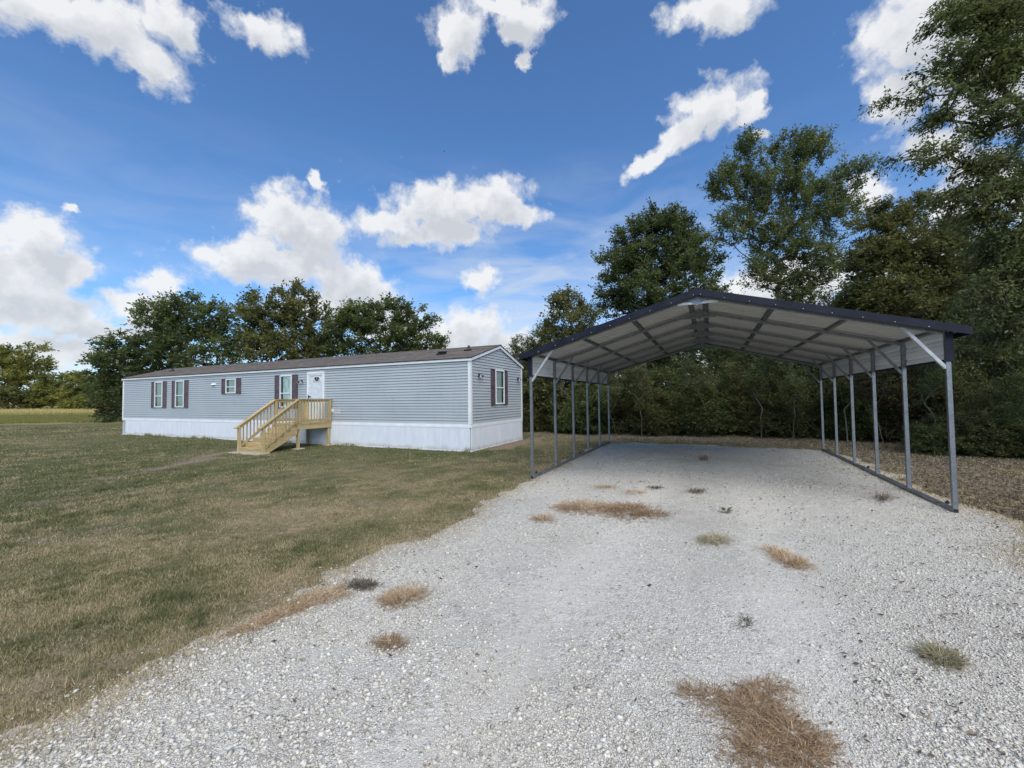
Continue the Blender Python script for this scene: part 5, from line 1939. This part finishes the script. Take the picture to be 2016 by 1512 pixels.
# a slim understorey tree, used several times further in
ut = [tree_meshes([(0, 0, 5.2, 1.8, 1.6, 1.8), (0.6, 0.3, 3.8, 1.7, 1.5, 1.4), (-0.6, 0, 6.6, 1.2, 1.2, 1.4)], None, fork=2.2, stems=2, ncl=230, twigs=6, lpt=13, twl=0.7, leaf=0.14, up=0.4, trunk_r=0.1, seed=71),
      tree_meshes([(0, 0, 6.4, 2.1, 1.8, 2.3), (0.9, 0.3, 4.4, 1.8, 1.5, 1.4), (-0.9, 0, 4.2, 1.6, 1.4, 1.2)], None, fork=2.6, stems=1, ncl=260, twigs=6, lpt=13, twl=0.7, leaf=0.14, up=0.4, trunk_r=0.14, seed=73)]
SW = 'bushes along the front of the thicket'
front = [
    (1062, 21.6, 0, 1.0, LEAF_OLIVE, 'green bush right behind the gable corner of the house'),
    (1120, 21.0, 2, 1.0, LEAF_MID, 'wide dark bush seen between the first two left carport posts'),
    (1178, 20.0, 1, 1.05, LEAF_MID, 'dark bush seen just left of the rearmost left carport post'),
    (1232, 19.3, 3, 0.95, LEAF_OLIVE, 'yellowish green bush right of the rearmost left carport post'),
    (1285, 19.0, 0, 0.95, LEAF_OLIVE, 'lighter twiggy bush left of the middle of the carport opening'),
    (1345, 18.8, 2, 1.1, LEAF_MID, 'very dark bush in the middle of the carport opening'),
    (1405, 18.4, 1, 1.1, LEAF_MID, 'dark tall bush right of the middle of the carport opening'),
    (1462, 17.9, 3, 0.9, LEAF_OLIVE, 'green rounded bush under the right half of the carport ridge'),
    (1520, 17.3, 0, 1.1, LEAF_OLIVE, 'mid green bush with low leaves before the right rear posts'),
    (1580, 16.8, 2, 1.05, LEAF_MID, 'dark low bush just left of the rearmost right carport post'),
    (1640, 16.2, 1, 1.0, LEAF_OLIVE, 'olive bush seen between the two rearmost right carport posts'),
    (1700, 15.6, 3, 0.85, LEAF_MID, 'dark bush seen between the middle right carport posts'),
    (1760, 14.9, 0, 1.05, LEAF_RUST, 'brownish bush with dead twigs seen between the front right carport posts'),
    (1815, 14.2, 2, 0.95, LEAF_MID, 'dark bush seen just left of the front right carport post'),
    (1880, 13.2, 1, 0.85, LEAF_OLIVE, 'grey green bush right of the front right carport post'),
    (1945, 12.4, 0, 0.8, LEAF_OLIVE, 'low bush near the right edge before the dark thicket'),
    (2010, 11.8, 3, 0.8, LEAF_MID, 'dark bush cut by the right edge of the view'),
]
for i, (px_, Y, v, sc, lm, lb) in enumerate(front):
    b = at(px_ + random.uniform(-14, 14), 800, Y + random.uniform(0.1, 1.7))
    plant('thicket_bush', lb, 'bush', b, shr[v], lm, SW, rz=i * 1.7, scale=(sc * random.uniform(.75, 1.1), sc * random.uniform(.8, 1.1), sc * random.uniform(0.7, 1.15)), crown_name='foliage')
for i in range(20):
    x = 1050 + i * 52 + random.uniform(-15, 15)
    Y = 24.0 - (i / 19.0) * 9.5 + random.uniform(-.4, .8)
    b = at(x, 800, Y)
    s = random.uniform(1.1, 1.5)
    plant('inner_bush', 'dark shaded bush deep inside the thicket behind the front row', 'bush', b, shr[(i * 3 + 1) % 4], (LEAF_DARK, LEAF_DARK, LEAF_MID)[i % 3], 'bushes deep inside the thicket', rz=i * 2.3, scale=s, crown_name='foliage')
for i in range(22):
    x = 1040 + i * 50 + random.uniform(-18, 18)
    Y = 27.5 - (i / 21.0) * 11 + (i % 2) * 2.5
    b = at(x, 800, Y)
    s = random.uniform(0.72, 0.95)
    plant('understorey_tree', 'slim shaded tree inside the thicket behind the bushes', 'tree', b, ut[i % 2], (LEAF_DARK, LEAF_MID, LEAF_DARK)[i % 3], 'slim trees inside the thicket', rz=i * 1.3, scale=s)
for i, (x, Y, v, s) in enumerate(((1870, 11.9, 2, .42), (1925, 11.6, 0, .45), (1985, 11.3, 3, .36), (1835, 12.6, 0, .40), (2040, 11.0, 2, .5))):
    b = at(x, 800, Y)
    plant('low_shrub', ('low grey green shrub just right of the front right carport post', 'wider low shrub a step right of the front right carport post', 'short shrub near the right edge at the foot of the thicket',
                        'small shrub seen left of the front right carport post', 'low shrub on the very right edge by the leaf litter')[i], 'shrub', b, shr[v], (LEAF_MID, LEAF_OLIVE, LEAF_MID, LEAF_DARK, LEAF_MID)[i],
          'low shrubs at the foot of the thicket', rz=i * 2.0, scale=(s * 1.3, s * 1.2, s), crown_name='foliage')


# slender saplings standing in front of the bushes, bare below
sap = [tree_meshes([(0.2, 0, 2.9, 0.7, 0.6, 0.7), (-0.3, 0.1, 2.2, 0.5, 0.5, 0.4), (0.5, 0, 3.7, 0.5, 0.5, 0.5)], None, fork=1.7, stems=1, ncl=42, twigs=6, lpt=11, twl=0.5, leaf=0.11, up=0.3, trunk_r=0.027, seed=81),
       tree_meshes([(-0.3, 0, 2.4, 0.6, 0.6, 0.6), (0.5, 0, 3.1, 0.7, 0.5, 0.6)], None, fork=1.3, stems=3, ncl=40, twigs=6, lpt=11, twl=0.5, leaf=0.10, up=0.2, trunk_r=0.018, seed=83, spread=1.0)]
PALEBARK = mat('pale_bark', rough=0.95, spec=0.15, build=vary((0.09, 0.08, 0.065), (0.19, 0.17, 0.145), 6, stretch=(3, 3, 0.6), world_space=True))
for m_ in sap:
    m_[0].materials.append(PALEBARK)
for i, (px_, Y, v, s_, lm, lb) in enumerate((
        (1216, 18.7, 1, 0.8, LEAF_MID, 'pale stemmed sapling just right of the rearmost left carport post'),
        (1262, 18.2, 0, 0.85, LEAF_OLIVE, 'thin sapling with yellowish leaves left of the middle of the carport opening'),
        (1378, 18.0, 1, 0.9, LEAF_MID, 'thin multi stemmed sapling in the darkest middle of the carport opening'),
        (1497, 16.9, 0, 0.9, LEAF_MID, 'bare stemmed sapling under the right half of the carport roof'),
        (1560, 16.0, 1, 0.85, LEAF_MID, 'short pale sapling left of the rearmost right carport post'),
        (1665, 14.9, 0, 0.9, LEAF_OLIVE, 'sapling seen between the second and third right carport posts from the back'),
        (1742, 13.9, 1, 0.9, LEAF_RUST, 'brown twiggy sapling seen between the two front right carport posts'),
        (1838, 12.6, 0, 0.8, LEAF_MID, 'sapling seen right beside the front right carport post'))):
    b = at(px_, 800, Y)
    plant('sapling', lb, 'tree', b, sap[v], lm, 'saplings along the thicket edge', rz=i * 1.9, scale=s_)


# ------------------------------------------------------------------ tufts on the gravel
def tuft(label, parts, m, n=300, h=0.10, flat=0.75, tint=0.55, cat='grass tuft', name='grass_tuft', w=0.0035, group='dead grass tufts growing in the gravel'):
    """parts: ellipses in photo points lying on the ground"""
    c0 = gp(parts[0][0], parts[0][1])
    R = np.random.default_rng(int(parts[0][0] * 7 + parts[0][1]))
    X = []; Y = []; dx = []; dy = []
    ar = np.array([p[2] * p[3] for p in parts], float)
    for (cx, cy, rx, ry, *tl), a in zip(parts, ar / ar.sum()):
        k = int(n * a)
        c = gp(cx, cy); ex = gp(cx + rx, cy + (rx * math.tan(math.radians(tl[0])) if tl else 0)) - c; ey = gp(cx, cy + ry) - c
        q = R.normal(0, 0.52, (k, 2))
        q = q * np.minimum(1, 1.55 / (np.linalg.norm(q, axis=1, keepdims=True) + 1e-6))
        X.append(c[0] + q[:, 0] * ex[0] + q[:, 1] * ey[0]); Y.append(c[1] + q[:, 0] * ex[1] + q[:, 1] * ey[1])
        o = q[:, 0:1] * ex[None, :2] + q[:, 1:2] * ey[None, :2]
        o = o / (np.linalg.norm(o, axis=1, keepdims=True) + 1e-6) + R.normal(0, 0.7, (k, 2))
        dx.append(o[:, 0]); dy.append(o[:, 1])
    X = np.concatenate(X); Y = np.concatenate(Y); dx = np.concatenate(dx); dy = np.concatenate(dy)
    k = len(X)
    nn = np.hypot(dx, dy) + 1e-6
    dx, dy = dx / nn, dy / nn
    ln = h * R.uniform(0.5, 1.3, k)
    el = np.clip(R.normal((1 - flat) * 0.85, 0.17, k), 0.03, 1.4)
    z = gravel_z(X, Y) + 0.004
    px_, py_ = -dy * w / 2, dx * w / 2
    hor = np.cos(el) * ln; ver = np.sin(el) * ln
    V = np.stack([np.stack([X - px_, Y - py_, z], -1), np.stack([X + px_, Y + py_, z], -1),
                  np.stack([X + dx * hor * .5 + px_, Y + dy * hor * .5 + py_, z + ver * .75 + .004], -1), np.stack([X + dx * hor * .5 - px_, Y + dy * hor * .5 - py_, z + ver * .75 + .004], -1),
                  np.stack([X + dx * hor, Y + dy * hor, z + ver * 0.8], -1)], 1)
    V = V - np.array([c0[0], c0[1], 0])
    b = (np.arange(k) * 5)[:, None]
    F = np.concatenate([b + np.array([[0, 1, 2]]), b + np.array([[0, 2, 3]]), b + np.array([[3, 2, 4]])], 0)
    me = np_mesh(name, V.reshape(-1, 3), F, np.repeat(np.clip(R.normal(tint, 0.22, k), 0, 1), 5))
    o = link_mesh(name, me, m)
    o.location = (c0[0], c0[1], 0)
    tag(o, label, cat, group)
    return o


tuft('long golden patch of dead grass on the gravel before the carport', [(1150, 1003, 52, 13), (1115, 1002, 22, 9), (1195, 1004, 24, 9)], STRAWM, 1500, 0.11, 0.8, 0.62, w=0.006)
tuft('spreading reddish brown patch of dead grass joined to the golden one', [(1240, 1012, 50, 17), (1285, 1016, 34, 6), (1232, 1003, 34, 8)], STRAWM, 1500, 0.12, 0.8, 0.36, w=0.006)
tuft('little golden tuft left of the long golden patch', [(1068, 1025, 22, 7)], STRAWM, 260, 0.09, 0.7, 0.65, w=0.006)
tuft('thin straw tuft just inside the front left of the carport', [(1190, 961, 20, 4)], STRAWM, 200, 0.09, 0.8, 0.6, w=0.006)
tuft('pale scattered straw tuft behind the reddish brown patch', [(1250, 971, 20, 5)], STRAWM, 200, 0.09, 0.85, 0.75, w=0.006)
tuft('smaller dark dead weed under the carport front', [(1290, 962, 14, 3)], GREYWEED, 200, 0.05, 0.7, 0.3, 'weed', w=0.007, group=None)
tuft('wider dark olive weed clump under the carport front', [(1370, 970, 18, 4.5)], GREYWEED, 280, 0.06, 0.6, 0.5, 'weed', w=0.007, group=None)
tuft('tiny rusty tuft far back under the carport', [(1386, 905, 9, 4)], STRAWM, 140, 0.12, 0.4, 0.2, w=0.009)
tuft('straw tuft with green stalks right of centre before the carport', [(1405, 1067, 30, 11)], GREENWEED, 420, 0.10, 0.6, 0.85, w=0.005)
tuft('golden diagonal tuft in the middle of the right part of the gravel', [(1545, 1103, 38, 13, 22), (1570, 1115, 22, 9)], STRAWM, 620, 0.10, 0.7, 0.7, w=0.005)
tuft('orange golden clump near the lawn edge in the left foreground', [(797, 1181, 38, 17, -12), (770, 1188, 18, 10)], STRAWM, 700, 0.085, 0.65, 0.66, w=0.0045)
tuft('dark grey dead weed on the gravel beside the lawn edge', [(715, 1157, 26, 9)], GREYWEED, 520, 0.055, 0.55, 0.45, 'weed', w=0.005, group=None)
tuft('thin reddish tuft below the orange golden clump', [(768, 1272, 26, 12)], STRAWM, 240, 0.08, 0.7, 0.42, w=0.004)
tuft('greyish green tuft near the right edge of the foreground gravel', [(1852, 1302, 36, 14, 12)], GREENWEED, 620, 0.09, 0.7, 0.6, w=0.0035)
tuft('largest brown dead grass mat in the right foreground', [(1395, 1378, 66, 18, 16), (1480, 1405, 66, 44), (1500, 1365, 54, 20), (1560, 1450, 76, 34, 20), (1500, 1480, 60, 40), (1590, 1500, 44, 30)], STRAWM, 3000, 0.066, 0.9, 0.38, w=0.0036)
tuft('brown tuft beside the right base rail of the carport', [(1738, 985, 16, 7)], GREYWEED, 260, 0.13, 0.35, 0.9, w=0.004)
tuft('short straw fringe patch on the gravel at the lawn edge', [(560, 1208, 60, 9, -14), (500, 1235, 50, 9, -20)], STRAWM, 1000, 0.08, 0.85, 0.72, w=0.0035)
tuft('golden straw patch at the lawn edge above the short straw fringe', [(640, 1168, 50, 8, -12), (600, 1190, 46, 9, -16), (655, 1180, 30, 10, -10)], STRAWM, 850, 0.08, 0.85, 0.8, w=0.004)
tuft('dark twiggy debris clump in the middle foreground', [(1468, 1230, 12, 10)], GREYWEED, 60, 0.045, 0.8, 0.2, 'weed', w=0.005, group=None)


def leafy_weed(px_, py_, label):
    c = gp(px_, py_)
    R = np.random.default_rng(5)
    vs = []; fs = []; ti = []
    for i in range(16):
        a = R.uniform(0, 6.28); l = R.uniform(0.05, 0.11); z0 = R.uniform(0.01, 0.07)
        d = np.array([math.cos(a), math.sin(a), 0.35]); w_ = np.array([-math.sin(a), math.cos(a), 0]) * l * 0.28
        b0 = np.array([0, 0, z0])
        k = len(vs)
        vs += [b0, b0 + d * l * .5 - w_, b0 + d * l, b0 + d * l * .5 + w_]
        fs.append((k, k + 1, k + 2, k + 3)); ti += [R.uniform(0.1, 0.6)] * 4
    o = link_mesh('leafy_weed', np_mesh('leafy_weed', np.array(vs), np.array(fs), ti), GREENWEED)
    o.location = (c[0], c[1], 0.012)
    tag(o, label, 'weed')


leafy_weed(1431, 1012, 'small dark green leafy weed standing alone on the gravel')


# ------------------------------------------------------------------ birds
def bird(px_, py_, Y, span, bank, label):
    p = at(px_, py_, Y)
    b = thing('bird', label, 'bird', tuple(p), 0.6)
    b.rotation_euler = (bank, 0.2, 0.5)
    mb = MB()
    mb.tube((-0.32 * span, 0, 0), (-0.02 * span, 0, 0.01), 0.015 * span, 0.055 * span, 8)
    mb.tube((-0.02 * span, 0, 0.01), (0.14 * span, 0, 0.01), 0.055 * span, 0.045 * span, 8)
    mb.tube((0.14 * span, 0, 0.01), (0.22 * span, 0, 0), 0.045 * span, 0.008 * span, 8)
    mb.quadbox([(-0.30 * span, -0.02 * span, -.004), (-0.45 * span, -0.09 * span, -.004), (-0.45 * span, 0.09 * span, -.004), (-0.30 * span, 0.02 * span, -.004),
                (-0.30 * span, -0.02 * span, .004), (-0.45 * span, -0.09 * span, .004), (-0.45 * span, 0.09 * span, .004), (-0.30 * span, 0.02 * span, .004)])
    mb.build('bird_body', BLACK, b)
    for s in (-1, 1):
        w_ = MB()
        P = [(0.10, 0.03, 0.01), (-0.08, 0.03, 0.01), (-0.06, 0.28, 0.05), (0.08, 0.26, 0.06)]
        Q = [(0.08, 0.26, 0.06), (-0.06, 0.28, 0.05), (-0.10, 0.50, 0.02), (0.0, 0.48, 0.02)]
        for R_ in (P, Q):
            w_.quadbox([(a * span, s * b_ * span, c * span) for a, b_, c in R_] + [(a * span, s * b_ * span, c * span + 0.012 * span) for a, b_, c in R_])
        w_.build('wing', BLACK, b)
    return b


bird(875, 298, 70, 0.75, 0.9, 'larger dark bird soaring high above the middle of the house')
bird(619, 228, 90, 0.6, 0.6, 'tiny dark bird higher up, left of the other bird')
